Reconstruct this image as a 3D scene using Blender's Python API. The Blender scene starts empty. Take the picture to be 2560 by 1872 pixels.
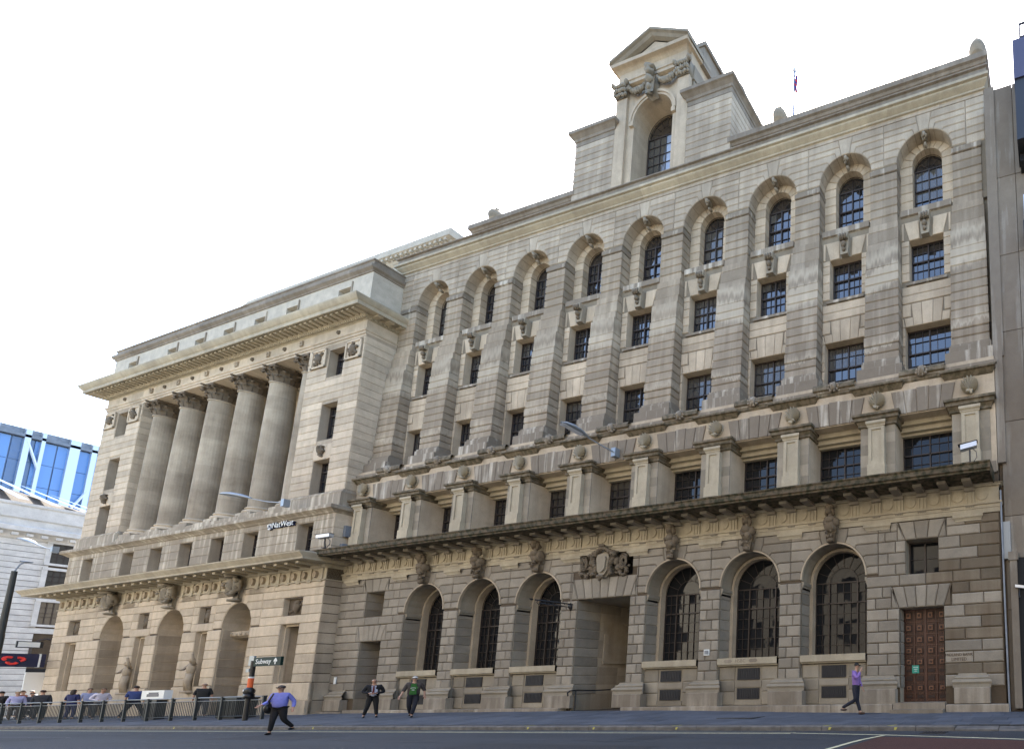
import bpy, bmesh, math, random
from mathutils import Vector, Matrix, noise
random.seed(7)
PI = math.pi
S = bpy.context.scene
COL = S.collection

# ------------------------------------------------------------------ camera, sky, sun
cd = bpy.data.cameras.new('camera'); cam = bpy.data.objects.new('camera', cd); COL.objects.link(cam)
cd.sensor_fit = 'HORIZONTAL'; cd.sensor_width = 36.0; cd.lens = 1149.9 / 2560 * 36.0
cd.shift_x = (1280 - 2377.18) / 2560; cd.shift_y = (1570.9 - 936) / 2560
cd.clip_start = 0.1; cd.clip_end = 3000
R0 = Vector((0.9723406, 0.232507, -0.0222303)); R1 = Vector((-0.0488587, 0.1094036, -0.9927959)); R2 = Vector((-0.2283999, 0.9664219, 0.1177376))
m = Matrix.Identity(4)
for i in range(3):
    m[i][0] = R0[i]; m[i][1] = -R1[i]; m[i][2] = -R2[i]
m[0][3], m[1][3], m[2][3] = 19.4583, -15.8571, 1.0787
cam.matrix_world = m
S.camera = cam
SUN_EL, SUN_AZ = math.radians(50), math.radians(-32)     # azimuth measured from +Y towards +X: the sun stands behind the bank, to the left
w = bpy.data.worlds.new('World'); S.world = w; w.use_nodes = True
nt = w.node_tree; nt.nodes.clear()
sky = nt.nodes.new('ShaderNodeTexSky'); sky.sky_type = 'NISHITA'; sky.sun_disc = False
sky.sun_elevation = SUN_EL; sky.sun_rotation = SUN_AZ; sky.air_density = 1.0; sky.dust_density = 2.2; sky.ozone_density = 1.0
bg = nt.nodes.new('ShaderNodeBackground'); bg.inputs[1].default_value = 0.15
ow = nt.nodes.new('ShaderNodeOutputWorld')
nt.links.new(sky.outputs[0], bg.inputs[0]); nt.links.new(bg.outputs[0], ow.inputs[0])
sl = bpy.data.lights.new('sun', 'SUN'); sl.energy = 5.0; sl.angle = math.radians(0.53); sl.color = (1.0, 0.95, 0.87)
sun = bpy.data.objects.new('sun', sl); COL.objects.link(sun)
sd = Vector((math.sin(SUN_AZ) * math.cos(SUN_EL), math.cos(SUN_AZ) * math.cos(SUN_EL), math.sin(SUN_EL)))
sun.rotation_euler = sd.to_track_quat('Z', 'Y').to_euler(); sun.location = (0, 0, 60)
S.view_settings.view_transform = 'Standard'; S.view_settings.look = 'None'; S.view_settings.gamma = 1; S.view_settings.exposure = 2.27
S.view_settings.use_curve_mapping = False

# ------------------------------------------------------------------ materials
def newmat(name):
    mt = bpy.data.materials.new(name); mt.use_nodes = True
    t = mt.node_tree; return mt, t, t.nodes['Principled BSDF']
def plain(name, col, rough=0.6, metal=0.0, spec=0.5, var=0.0, scale=3.0, bump=0.0):
    mt, t, p = newmat(name)
    p.inputs['Base Color'].default_value = (*col, 1); p.inputs['Roughness'].default_value = rough; p.inputs['Metallic'].default_value = metal
    p.inputs['Specular IOR Level'].default_value = spec
    if var or bump:
        g = t.nodes.new('ShaderNodeNewGeometry'); n = t.nodes.new('ShaderNodeTexNoise'); n.inputs['Scale'].default_value = scale; n.inputs['Detail'].default_value = 5
        t.links.new(g.outputs['Position'], n.inputs['Vector'])
        r = t.nodes.new('ShaderNodeMapRange'); r.inputs[1].default_value = 0.3; r.inputs[2].default_value = 0.7; r.inputs[3].default_value = 1 - var; r.inputs[4].default_value = 1 + var
        t.links.new(n.outputs[0], r.inputs[0])
        x = t.nodes.new('ShaderNodeVectorMath'); x.operation = 'SCALE'; x.inputs[0].default_value = col
        t.links.new(r.outputs[0], x.inputs['Scale']); t.links.new(x.outputs[0], p.inputs['Base Color'])
        if bump:
            b = t.nodes.new('ShaderNodeBump'); b.inputs['Distance'].default_value = bump; b.inputs['Strength'].default_value = 0.6
            t.links.new(n.outputs[0], b.inputs['Height']); t.links.new(b.outputs[0], p.inputs['Normal'])
    return mt
def stone(name, col, grime=(0.115, 0.085, 0.055), amt=0.5, thr=0.5, wash=None, washcol=(0.60, 0.53, 0.41), moss=0.0, tonew=0.45, streak=0.5, cool=None):
    """weathered limestone: tone per block (face attribute), soot blotches, rain streaks, washed bands at given heights"""
    col = (col[0] * 1.02, col[1] * 1.0, col[2] * 0.955) if name[:5] != 'white' and name != 'york_paving' else col
    mt, t, p = newmat(name); N = t.nodes; L = t.links
    g = N.new('ShaderNodeNewGeometry')
    def noi(sc, det=5, vec=(1, 1, 1), rough=0.55):
        mp = N.new('ShaderNodeMapping'); mp.inputs['Scale'].default_value = vec; L.new(g.outputs['Position'], mp.inputs['Vector'])
        n = N.new('ShaderNodeTexNoise'); n.inputs['Scale'].default_value = sc; n.inputs['Detail'].default_value = det; n.inputs['Roughness'].default_value = rough
        L.new(mp.outputs[0], n.inputs['Vector']); return n.outputs[0]
    def rng(s, a, b, c, d):
        r = N.new('ShaderNodeMapRange'); r.inputs[1].default_value = a; r.inputs[2].default_value = b; r.inputs[3].default_value = c; r.inputs[4].default_value = d
        L.new(s, r.inputs[0]); return r.outputs[0]
    def mth(op, a, b=None):
        n = N.new('ShaderNodeMath'); n.operation = op; n.use_clamp = False
        for i, v in enumerate((a, b)):
            if v is None: continue
            if isinstance(v, (int, float)): n.inputs[i].default_value = v
            else: L.new(v, n.inputs[i])
        return n.outputs[0]
    def mix(f, a, b):
        n = N.new('ShaderNodeMix'); n.data_type = 'RGBA'
        L.new(f, n.inputs[0]) if not isinstance(f, float) else setattr(n.inputs[0], 'default_value', f)
        for i, v in ((6, a), (7, b)):
            if isinstance(v, tuple): n.inputs[i].default_value = (*v, 1)
            else: L.new(v, n.inputs[i])
        return n.outputs[2]
    at = N.new('ShaderNodeAttribute'); at.attribute_name = 'tone'
    big = noi(0.45, 6); mid = noi(2.3, 6); fine = noi(22, 6, rough=0.7); stk = noi(1.0, 5, (3.4, 3.4, 0.22)); stf = noi(1.0, 3, (9, 9, 0.5))
    v = mth('ADD', mth('MULTIPLY', mth('SUBTRACT', at.outputs['Fac'], 0.5), tonew), 1.0)
    v = mth('MULTIPLY', v, rng(mid, 0.3, 0.7, 0.86, 1.12)); v = mth('MULTIPLY', v, rng(fine, 0.25, 0.75, 0.88, 1.12))
    sc = N.new('ShaderNodeVectorMath'); sc.operation = 'SCALE'; L.new(v, sc.inputs['Scale'])
    hue = mix(rng(noi(0.9, 4), 0.35, 0.7, 0, 1), col, cool or (col[0] * 0.93, col[1] * 0.93, col[2] * 0.93))
    L.new(hue, sc.inputs[0])
    g1 = rng(mth('ADD', mth('MULTIPLY', big, 0.55), mth('ADD', mth('MULTIPLY', stk, streak), mth('MULTIPLY', mid, 0.3))), thr + 0.13, thr + 0.42, 0, amt)
    c = mix(g1, sc.outputs[0], grime)
    if wash:
        sep = N.new('ShaderNodeSeparateXYZ'); L.new(g.outputs['Position'], sep.inputs[0])
        z = mth('ADD', sep.outputs[2], mth('MULTIPLY', mth('SUBTRACT', stf, 0.5), 0.9))
        z = mth('ADD', z, mth('MULTIPLY', mth('SUBTRACT', stk, 0.5), 0.45))
        z = mth('ADD', z, mth('MULTIPLY', mth('SUBTRACT', noi(.27, 1, (1, 0, .12)), 0.5), 1.3))
        cr = N.new('ShaderNodeValToRGB'); L.new(mth('DIVIDE', z, 30.0), cr.inputs[0])
        e = cr.color_ramp.elements
        e[0].position = wash[0][0] / 30; e[0].color = (wash[0][1],) * 3 + (1,); e[1].position = wash[-1][0] / 30; e[1].color = (wash[-1][1],) * 3 + (1,)
        for zz, vv in wash[1:-1]:
            k = e.new(zz / 30); k.color = (vv, vv, vv, 1)
        dk = mix(rng(cr.outputs[0], 0, 0.5, 0.24, 0.0), c, (grime[0] * 2.0, grime[1] * 2.0, grime[2] * 2.0))
        wc = mix(rng(fine, 0.3, 0.7, 0, 1), washcol, (washcol[0] * 0.85, washcol[1] * 0.85, washcol[2] * 0.85))
        c = mix(rng(cr.outputs[0], 0.5, 1.0, 0.0, 0.5), dk, wc)
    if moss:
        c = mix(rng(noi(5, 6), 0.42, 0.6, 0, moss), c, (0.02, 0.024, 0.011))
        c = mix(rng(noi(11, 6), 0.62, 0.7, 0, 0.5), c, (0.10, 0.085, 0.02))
    L.new(c, p.inputs['Base Color']); p.inputs['Roughness'].default_value = 0.85; p.inputs['Specular IOR Level'].default_value = 0.25
    b = N.new('ShaderNodeBump'); b.inputs['Distance'].default_value = 0.012; b.inputs['Strength'].default_value = 0.5
    L.new(mth('ADD', fine, mth('MULTIPLY', mid, 1.5)), b.inputs['Height']); L.new(b.outputs[0], p.inputs['Normal'])
    return mt
CREAM = (0.46, 0.385, 0.29)
M = {}
M['ground'] = stone('portland_stone_street_storey', (0.28, 0.25, 0.20), amt=0.5, thr=0.40, tonew=0.5, streak=.3)
M['block'] = stone('portland_stone_rusticated', (0.275, 0.247, 0.205), amt=0.5, thr=0.36, tonew=0.38, streak=.2)
M['joint'] = stone('sooty_joint_stone', (0.085, 0.065, 0.045), amt=0.5, thr=0.4, tonew=0.1)
M['softjoint'] = stone('shaded_joint_stone', (0.21, 0.18, 0.135), amt=0.4, thr=0.45, tonew=0.1); M['reveal'] = stone('arch_reveal_stone', (0.34, 0.30, 0.235), amt=0.45, thr=0.42, tonew=0.2)  # paler joint tone behind the upper-storey stones
M['dirty'] = stone('water_stained_stone', (0.19, 0.16, 0.12), amt=0.8, thr=0.42, tonew=0.6, streak=0.5)
M['cream'] = stone('sheltered_cream_stone', CREAM, amt=0.5, thr=0.5, tonew=0.3)
M['upper'] = stone('upper_wall_stone', (0.43, 0.375, 0.30), amt=0.5, thr=0.42, tonew=0.3)
M['pier'] = stone('rain_washed_pier_stone', (0.39, 0.345, 0.28), amt=0.55, thr=0.43, tonew=0.35, streak=0.8,
    wash=[(0, 0.5), (13.9, 0.5), (14.5, 0.12), (14.95, 0.1), (15.0, 0.9), (15.2, 0.6), (15.6, 0.3), (17.4, 0.2), (17.8, 1.0), (18.7, 0.9), (18.8, 0.25), (19.2, 0.95), (19.9, 0.3), (20.9, 0.2), (23.0, 0.4), (27, 0.45)])
M['pierlight'] = stone('paler_pier_stone', (0.40, 0.345, 0.27), amt=0.5, thr=0.45, tonew=0.3, streak=0.8,
    wash=[(0, 0.5), (14.9, 0.35), (15.0, 0.8), (15.4, 0.45), (17.6, 0.4), (18.0, 0.9), (18.7, 0.8), (18.8, 0.35), (19.2, 0.8), (19.9, 0.4), (27, 0.45)])
M['wash'] = stone('white_washed_ledge_stone', (0.56, 0.51, 0.42), amt=0.8, thr=0.62, tonew=0.2, streak=1.3)
M['frieze'] = stone('frieze_stone', (0.40, 0.355, 0.27), amt=0.4, thr=0.5, tonew=0.2)
M['coping'] = stone('leaded_coping_stone', (0.27, 0.24, 0.20), amt=0.7, thr=0.4, tonew=0.2)
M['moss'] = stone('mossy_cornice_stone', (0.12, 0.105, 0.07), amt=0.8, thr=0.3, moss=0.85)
M['lightmoss'] = stone('mossy_ledge_stone', (0.33, 0.29, 0.21), amt=0.75, thr=0.38, moss=0.55, streak=0.9)
M['carved'] = stone('sooty_carved_stone', (0.20, 0.17, 0.13), amt=0.75, thr=0.36)
M['plinth'] = stone('pale_plinth_stone', (0.40, 0.36, 0.30), amt=0.6, thr=0.45, streak=0.8)
M['nw'] = stone('bank_limestone', (0.49, 0.415, 0.32), amt=0.4, thr=0.52, tonew=0.3)
M['nwdirty'] = stone('bank_limestone_stained', (0.39, 0.33, 0.255), amt=0.5, thr=0.42, tonew=0.4)
M['nww'] = stone('bank_limestone_washed', (0.56, 0.51, 0.42), amt=0.65, thr=0.62, streak=1.2, tonew=0.25)
M['column'] = stone('column_stone', (0.42, 0.365, 0.285), amt=0.8, thr=0.34, streak=0.3, tonew=0.2)
M['capital'] = stone('sooty_capital_stone', (0.15, 0.125, 0.095), amt=0.7, thr=0.38)
M['white'] = stone('white_corner_stone', (0.62, 0.60, 0.56), amt=0.25, thr=0.6, tonew=0.15)
M['opp'] = stone('opposite_sunlit_stone', (0.62, 0.58, 0.50), amt=0.2, thr=0.6)
M['oppdark'] = stone('opposite_tan_brick', (0.36, 0.33, 0.28), amt=0.2, thr=0.6)
M['attic'] = stone('pale_attic_stone', (0.46, 0.425, 0.36), amt=0.25, thr=0.6, tonew=0.15)
M['tanroof'] = stone('weathered_tan_roof', (0.07, 0.06, 0.05), amt=0.3, thr=0.5)
M['neigh'] = stone('neighbour_wall_stone', (0.36, 0.34, 0.305), amt=0.7, thr=0.42, streak=0.9)
M['ashlar'] = stone('passage_ashlar', (0.40, 0.345, 0.27), amt=0.4, thr=0.45)
M['bars'] = plain('bronze_window_bars', (0.045, 0.034, 0.028), 0.5, 0.2)
M['black'] = plain('black_paint', (0.012, 0.012, 0.013), 0.4)
M['void'] = plain('dark_interior', (0.012, 0.012, 0.012), 0.9)
M['grille'] = plain('iron_vent_grille', (0.016, 0.016, 0.018), 0.6)
M['lead'] = plain('lead_roof', (0.20, 0.22, 0.25), 0.5, 0.3, var=0.2)
M['steel'] = plain('galvanised_rail', (0.26, 0.27, 0.26), 0.45, 0.6, var=0.15, scale=20)
M['darksteel'] = plain('dark_grey_rail', (0.035, 0.04, 0.04), 0.5, 0.3)
M['lampgrey'] = plain('lamp_grey_paint', (0.24, 0.27, 0.30), 0.35, 0.3)
M['whitep'] = plain('white_paint', (0.75, 0.76, 0.78), 0.4)
M['navy'] = plain('navy_sign_face', (0.012, 0.014, 0.05), 0.35)
M['red'] = plain('red_sign_print', (0.75, 0.04, 0.03), 0.4)
M['green'] = plain('green_sign_face', (0.006, 0.022, 0.016), 0.6, spec=0.2)
M['teal'] = plain('teal_notice', (0.03, 0.30, 0.22), 0.5)
M['letter'] = plain('white_sign_lettering', (0.72, 0.74, 0.72), 0.5)
M['brownletter'] = plain('cut_letter_paint', (0.05, 0.025, 0.012), 0.8)
M['orange'] = plain('orange_band', (0.75, 0.13, 0.03), 0.5)
M['yellow'] = plain('pale_yellow_road_paint', (0.55, 0.52, 0.34), 0.7, var=0.25, scale=12)
M['ypaint'] = plain('yellow_kerb_marks', (0.45, 0.42, 0.10), 0.7)
M['kerb'] = plain('granite_kerb', (0.115, 0.108, 0.10), 0.8, var=0.3, scale=4, bump=0.01)
M['slab'] = stone('york_paving', (0.098, 0.108, 0.128), grime=(0.06, 0.065, 0.075), amt=0.4, thr=0.45, tonew=0.35)
M['iron'] = plain('iron_cover', (0.05, 0.05, 0.052), 0.5, 0.6, var=0.3, scale=15)
M['alu'] = plain('pale_aluminium', (0.62, 0.66, 0.72), 0.35, 0.5)
def wood():
    mt, t, p = newmat('dark_red_oak'); N = t.nodes; L = t.links
    g = N.new('ShaderNodeNewGeometry'); mp = N.new('ShaderNodeMapping'); mp.inputs['Scale'].default_value = (30, 30, 2.5)
    n = N.new('ShaderNodeTexNoise'); n.inputs['Scale'].default_value = 1; n.inputs['Detail'].default_value = 5
    L.new(g.outputs['Position'], mp.inputs['Vector']); L.new(mp.outputs[0], n.inputs['Vector'])
    r = N.new('ShaderNodeValToRGB'); r.color_ramp.elements[0].color = (0.022, 0.009, 0.006, 1); r.color_ramp.elements[1].color = (0.115, 0.045, 0.025, 1)
    r.color_ramp.elements[0].position = 0.3; r.color_ramp.elements[1].position = 0.7
    L.new(n.outputs[0], r.inputs[0]); L.new(r.outputs[0], p.inputs['Base Color']); p.inputs['Roughness'].default_value = 0.5
    return mt
M['wood'] = wood(); M['woodlight'] = plain('lit_oak_moulding', (.17, .075, .04), .45, var=.35, scale=14); M['wooddark'] = plain('shadowy_oak_panel', (.028, .012, .008), .6, var=.3, scale=20)  # light and shade of the door coffers painted in as two oak tones
def glass(name, col=(0.012, 0.013, 0.015), rough=0.03, ior=1.9, wav=0.004):
    mt, t, p = newmat(name); N = t.nodes; L = t.links
    p.inputs['Base Color'].default_value = (*col, 1); p.inputs['Roughness'].default_value = rough; p.inputs['IOR'].default_value = ior
    g = N.new('ShaderNodeNewGeometry'); n = N.new('ShaderNodeTexNoise'); n.inputs['Scale'].default_value = 1.6; n.inputs['Detail'].default_value = 2
    L.new(g.outputs['Position'], n.inputs['Vector']); b = N.new('ShaderNodeBump'); b.inputs['Distance'].default_value = wav; b.inputs['Strength'].default_value = 1
    L.new(n.outputs[0], b.inputs['Height']); L.new(b.outputs[0], p.inputs['Normal'])
    return mt
M['glass'] = glass('window_glass', ior=2.3); M['glassmid'] = glass('first_floor_glass', ior=1.45); M['glasslow'] = glass('street_window_glass', ior=1.38)
M['blind'] = glass('glass_over_pale_blind', (0.085, 0.08, 0.07), 0.06, 1.7); M['skyglass'] = glass('sky_painted_glass', (0.26, 0.31, 0.40), 0.1, 1.6)
M['bluegl'] = glass('blue_tower_glass', (0.15, 0.32, 0.66), 0.12, 1.6, 0.02); M['bluegl'].node_tree.nodes['Principled BSDF'].inputs['Metallic'].default_value = .0
M['bluedk'] = glass('deep_blue_tower_glass', (0.06, 0.13, 0.28), 0.15, 1.8, 0.02)
def asphalt(name, col):
    mt, t, p = newmat(name); N = t.nodes; L = t.links
    g = N.new('ShaderNodeNewGeometry')
    n = N.new('ShaderNodeTexNoise'); n.inputs['Scale'].default_value = 90; n.inputs['Detail'].default_value = 3; n.inputs['Roughness'].default_value = 0.8
    mp = N.new('ShaderNodeMapping'); mp.inputs['Scale'].default_value = (0.12, 0.9, 1)
    n2 = N.new('ShaderNodeTexNoise'); n2.inputs['Scale'].default_value = 1.0; n2.inputs['Detail'].default_value = 6
    L.new(g.outputs['Position'], n.inputs['Vector']); L.new(g.outputs['Position'], mp.inputs['Vector']); L.new(mp.outputs[0], n2.inputs['Vector'])
    r = N.new('ShaderNodeValToRGB'); e = r.color_ramp.elements
    e[0].position = 0.32; e[0].color = (col[0] * 0.45, col[1] * 0.45, col[2] * 0.45, 1); e[1].position = 0.72; e[1].color = (col[0] * 2.1, col[1] * 2.1, col[2] * 2.0, 1)
    L.new(n.outputs[0], r.inputs[0])
    q = N.new('ShaderNodeMapRange'); q.inputs[1].default_value = 0.3; q.inputs[2].default_value = 0.7; q.inputs[3].default_value = 0.8; q.inputs[4].default_value = 1.25
    L.new(n2.outputs[0], q.inputs[0]); v = N.new('ShaderNodeVectorMath'); v.operation = 'SCALE'; L.new(r.outputs[0], v.inputs[0]); L.new(q.outputs[0], v.inputs['Scale'])
    L.new(v.outputs[0], p.inputs['Base Color']); p.inputs['Roughness'].default_value = 0.8
    b = N.new('ShaderNodeBump'); b.inputs['Distance'].default_value = 0.01; b.inputs['Strength'].default_value = 0.7; L.new(n.outputs[0], b.inputs['Height']); L.new(b.outputs[0], p.inputs['Normal'])
    return mt
M['asphalt'] = asphalt('worn_asphalt', (0.028, 0.032, 0.040)); M['redroad'] = asphalt('red_surfacing', (0.050, 0.018, 0.014))
SKIN = plain('skin', (0.42, 0.24, 0.16), 0.5)

# ------------------------------------------------------------------ geometry builder
OX = 0.0                                              # x of the parent's origin (the builder subtracts it)
def rt(): return random.random()
class MB:
    def __init__(s): s.v = []; s.f = []; s.t = []
    def quad(s, a, b, c, d, t=0.5):
        i = len(s.v); s.v += [a, b, c, d]; s.f.append((i, i + 1, i + 2, i + 3)); s.t.append(t)
    def poly(s, pts, t=0.5):
        i = len(s.v); s.v += list(pts); s.f.append(tuple(range(i, i + len(pts)))); s.t.append(t)
    def add(s, vs, fs, t=0.5):
        i = len(s.v); s.v += [tuple(v) for v in vs]; s.f += [tuple(i + k for k in f) for f in fs]; s.t += [t] * len(fs)
    def box(s, x0, x1, y0, y1, z0, z1, t=None):
        t = rt() if t is None else t
        vs = [(x0, y0, z0), (x1, y0, z0), (x1, y1, z0), (x0, y1, z0), (x0, y0, z1), (x1, y0, z1), (x1, y1, z1), (x0, y1, z1)]
        s.add(vs, [(0, 1, 5, 4), (1, 2, 6, 5), (2, 3, 7, 6), (3, 0, 4, 7), (4, 5, 6, 7), (3, 2, 1, 0)], t)
    def chbox(s, x0, x1, y0, y1, z0, z1, c=0.03, t=None):       # course stone: chamfered along its top and bottom arrises
        t = rt() if t is None else t
        R = []
        for (z, d) in ((z0, c), (z0 + c, 0), (z1 - c, 0), (z1, c)):
            R.append([(x0 + d, y0 + d, z), (x1 - d, y0 + d, z), (x1 - d, y1, z), (x0 + d, y1, z)])
        vs = [p for r in R for p in r]; fs = []
        for k in range(3):
            for i in range(4):
                j = (i + 1) % 4; fs.append((4 * k + i, 4 * k + j, 4 * k + 4 + j, 4 * k + 4 + i))
        fs += [(12, 13, 14, 15), (3, 2, 1, 0)]
        s.add(vs, fs, t)
    def cham(s, poly, y, d=0.035, c=0.03, g=0.0, t=None, back=0.0):  # poly in (x, z), counter-clockwise; front face proud of plane y by d
        t = rt() if t is None else t
        n = len(poly)
        def inset(k):
            o = []
            for i in range(n):
                p0, p1, p2 = poly[i - 1], poly[i], poly[(i + 1) % n]
                a = (p1[0] - p0[0], p1[1] - p0[1]); b = (p2[0] - p1[0], p2[1] - p1[1])
                la = math.hypot(*a) or 1e-6; lb = math.hypot(*b) or 1e-6
                na = (-a[1] / la, a[0] / la); nb = (-b[1] / lb, b[0] / lb)
                mx, mz = na[0] + nb[0], na[1] + nb[1]; q = 1 + na[0] * nb[0] + na[1] * nb[1]
                q = max(q, 0.35); o.append((p1[0] + mx / q * k, p1[1] + mz / q * k))
            return o
        A = inset(g); B = inset(g + c)
        vs = [(x, y + back, z) for x, z in A] + [(x, y - d + c * 0.8, z) for x, z in A] + [(x, y - d, z) for x, z in B]
        fs = []
        for k in range(2):
            for i in range(n):
                j = (i + 1) % n; fs.append((n * k + i, n * k + j, n * k + n + j, n * k + n + i))
        fs.append(tuple(range(2 * n, 3 * n)))
        s.add(vs, fs, t)
    def prism(s, poly, y0, y1, t=None):
        t = rt() if t is None else t; n = len(poly)
        vs = [(x, y0, z) for x, z in poly] + [(x, y1, z) for x, z in poly]
        s.add(vs, [(i, (i + 1) % n, n + (i + 1) % n, n + i) for i in range(n)] + [tuple(range(n)), tuple(range(2 * n - 1, n - 1, -1))], t)
    def prof(s, pts, x0, x1, yref, yback=None, rl=1, rr=1, t=0.5, seg=None):   # moulding: (y, z) profile run along x, mitred and returned at the ends
        n = len(pts); seg = seg or 1
        L = [(x0 - (yref - y) * rl, y, z) for y, z in pts]; Rr = [(x1 + (yref - y) * rr, y, z) for y, z in pts]
        for k in range(seg):
            tt = t if seg == 1 else rt()
            for i in range(n - 1):
                def lp(a, b, u): return tuple(a[q] + (b[q] - a[q]) * u for q in range(3))
                s.quad(lp(L[i], Rr[i], k / seg), lp(L[i], Rr[i], (k + 1) / seg), lp(L[i + 1], Rr[i + 1], (k + 1) / seg), lp(L[i + 1], Rr[i + 1], k / seg), tt)
        if yback is not None:
            for i in range(n - 1):
                a, b = Rr[i], Rr[i + 1]; s.quad(a, (a[0], yback, a[2]), (b[0], yback, b[2]), b, t)
                a, b = L[i], L[i + 1]; s.quad((a[0], yback, a[2]), a, b, (b[0], yback, b[2]), t)
    def lathe(s, prof, cx, cy, n=20, t=None, a0=0, a1=2 * PI, jit=0):
        tt = t; full = abs(a1 - a0 - 2 * PI) < 1e-6; m = n if full else n + 1
        for k in range(len(prof) - 1):
            t2 = rt() if tt is None else tt
            (r0, z0), (r1, z1) = prof[k], prof[k + 1]
            for i in range(n):
                a = a0 + (a1 - a0) * i / n; b = a0 + (a1 - a0) * (i + 1) / n
                s.quad((cx + r0 * math.cos(a), cy + r0 * math.sin(a), z0), (cx + r0 * math.cos(b), cy + r0 * math.sin(b), z0),
                       (cx + r1 * math.cos(b), cy + r1 * math.sin(b), z1), (cx + r1 * math.cos(a), cy + r1 * math.sin(a), z1), t2)
    def blob(s, c, r, rough=0.12, sub=2, t=None, fr=2.5, rot=0):
        t = 0.35 + 0.4 * rt() if t is None else t
        vs, fs = ICO[sub]; o = []
        seed = Vector((random.random() * 50, 0, 0)); cr, sr = math.cos(rot), math.sin(rot)
        for q in vs:
            k = 1 + rough * 2 * noise.noise(Vector(q) * fr + seed)
            x, y, z = q[0] * r[0] * k, q[1] * r[1] * k, q[2] * r[2] * k
            o.append((c[0] + x * cr - z * sr, c[1] + y, c[2] + x * sr + z * cr))
        s.add(o, fs, t)
    def tube(s, pts, r, n=8, t=0.5, r1=None):
        pts = [Vector(p) for p in pts]; rings = []; L = len(pts)
        for i, p in enumerate(pts):
            d = (pts[min(i + 1, L - 1)] - pts[max(i - 1, 0)]).normalized()
            u = d.orthogonal().normalized() if i == 0 else (rings[-1][1] - d * rings[-1][1].dot(d)).normalized()
            v = d.cross(u); rr = r if r1 is None else r + (r1 - r) * i / (L - 1)
            rings.append(([tuple(p + (u * math.cos(2 * PI * k / n) + v * math.sin(2 * PI * k / n)) * rr) for k in range(n)], u))
        vs = [q for g in rings for q in g[0]]; fs = []
        for i in range(L - 1):
            for k in range(n): fs.append((i * n + k, i * n + (k + 1) % n, (i + 1) * n + (k + 1) % n, (i + 1) * n + k))
        fs += [tuple(range(n - 1, -1, -1)), tuple(range((L - 1) * n, L * n))]
        s.add(vs, fs, t)
    def mesh(s, name, mat, smooth=False):
        me = bpy.data.meshes.new(name)
        vs = [(x - OX, y, z) for x, y, z in s.v] if OX else s.v
        me.from_pydata(vs, [], s.f); me.materials.append(mat)
        a = me.attributes.new('tone', 'FLOAT', 'FACE'); a.data.foreach_set('value', s.t)
        if smooth: me.polygons.foreach_set('use_smooth', [True] * len(me.polygons))
        me.update(); return me
    def obj(s, name, mat, parent=None, smooth=False, kind=None, label=None):
        o = bpy.data.objects.new(name, s.mesh(name, mat, smooth)); COL.objects.link(o)
        if parent: o.parent = parent
        if kind: o['kind'] = kind
        if label: o['label'] = label
        return o
def ico(sub):
    bm = bmesh.new(); bmesh.ops.create_icosphere(bm, subdivisions=sub, radius=1.0)
    r = ([tuple(v.co) for v in bm.verts], [tuple(v.index for v in f.verts) for f in bm.faces]); bm.free(); return r
ICO = {1: ico(1), 2: ico(2), 3: ico(3)}
def inst(name, me, parent, loc=(0, 0, 0), rot=0):
    o = bpy.data.objects.new(name, me); COL.objects.link(o); o.parent = parent; o.location = loc; o.rotation_euler = (0, 0, rot); return o
def thing(name, label, cat, loc=(0, 0, 0), rz=0, group=None, kind=None):
    o = bpy.data.objects.new(name, None); COL.objects.link(o); o.location = loc; o.rotation_euler = (0, 0, rz); o.empty_display_size = 0.3
    o['label'] = label; o['category'] = cat
    if group: o['group'] = group
    if kind: o['kind'] = kind
    return o
def tag(o, label, cat, group=None, kind=None):
    o['label'] = label; o['category'] = cat
    if group: o['group'] = group
    if kind: o['kind'] = kind
    return o
def text(name, s, size, mat, parent, loc, rot=(PI / 2, 0, 0), depth=0.01, align='CENTER', sx=1.0):
    cu = bpy.data.curves.new(name, 'FONT'); cu.body = s; cu.size = size; cu.extrude = depth; cu.align_x = align; cu.align_y = 'CENTER'; cu.resolution_u = 2
    o = bpy.data.objects.new(name, cu); me = bpy.data.meshes.new_from_object(o); bpy.data.objects.remove(o); me.materials.append(mat)
    o = bpy.data.objects.new(name, me); COL.objects.link(o); o.parent = parent; o.location = loc; o.rotation_euler = rot; o.scale = (sx, 1, 1); return o

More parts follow.
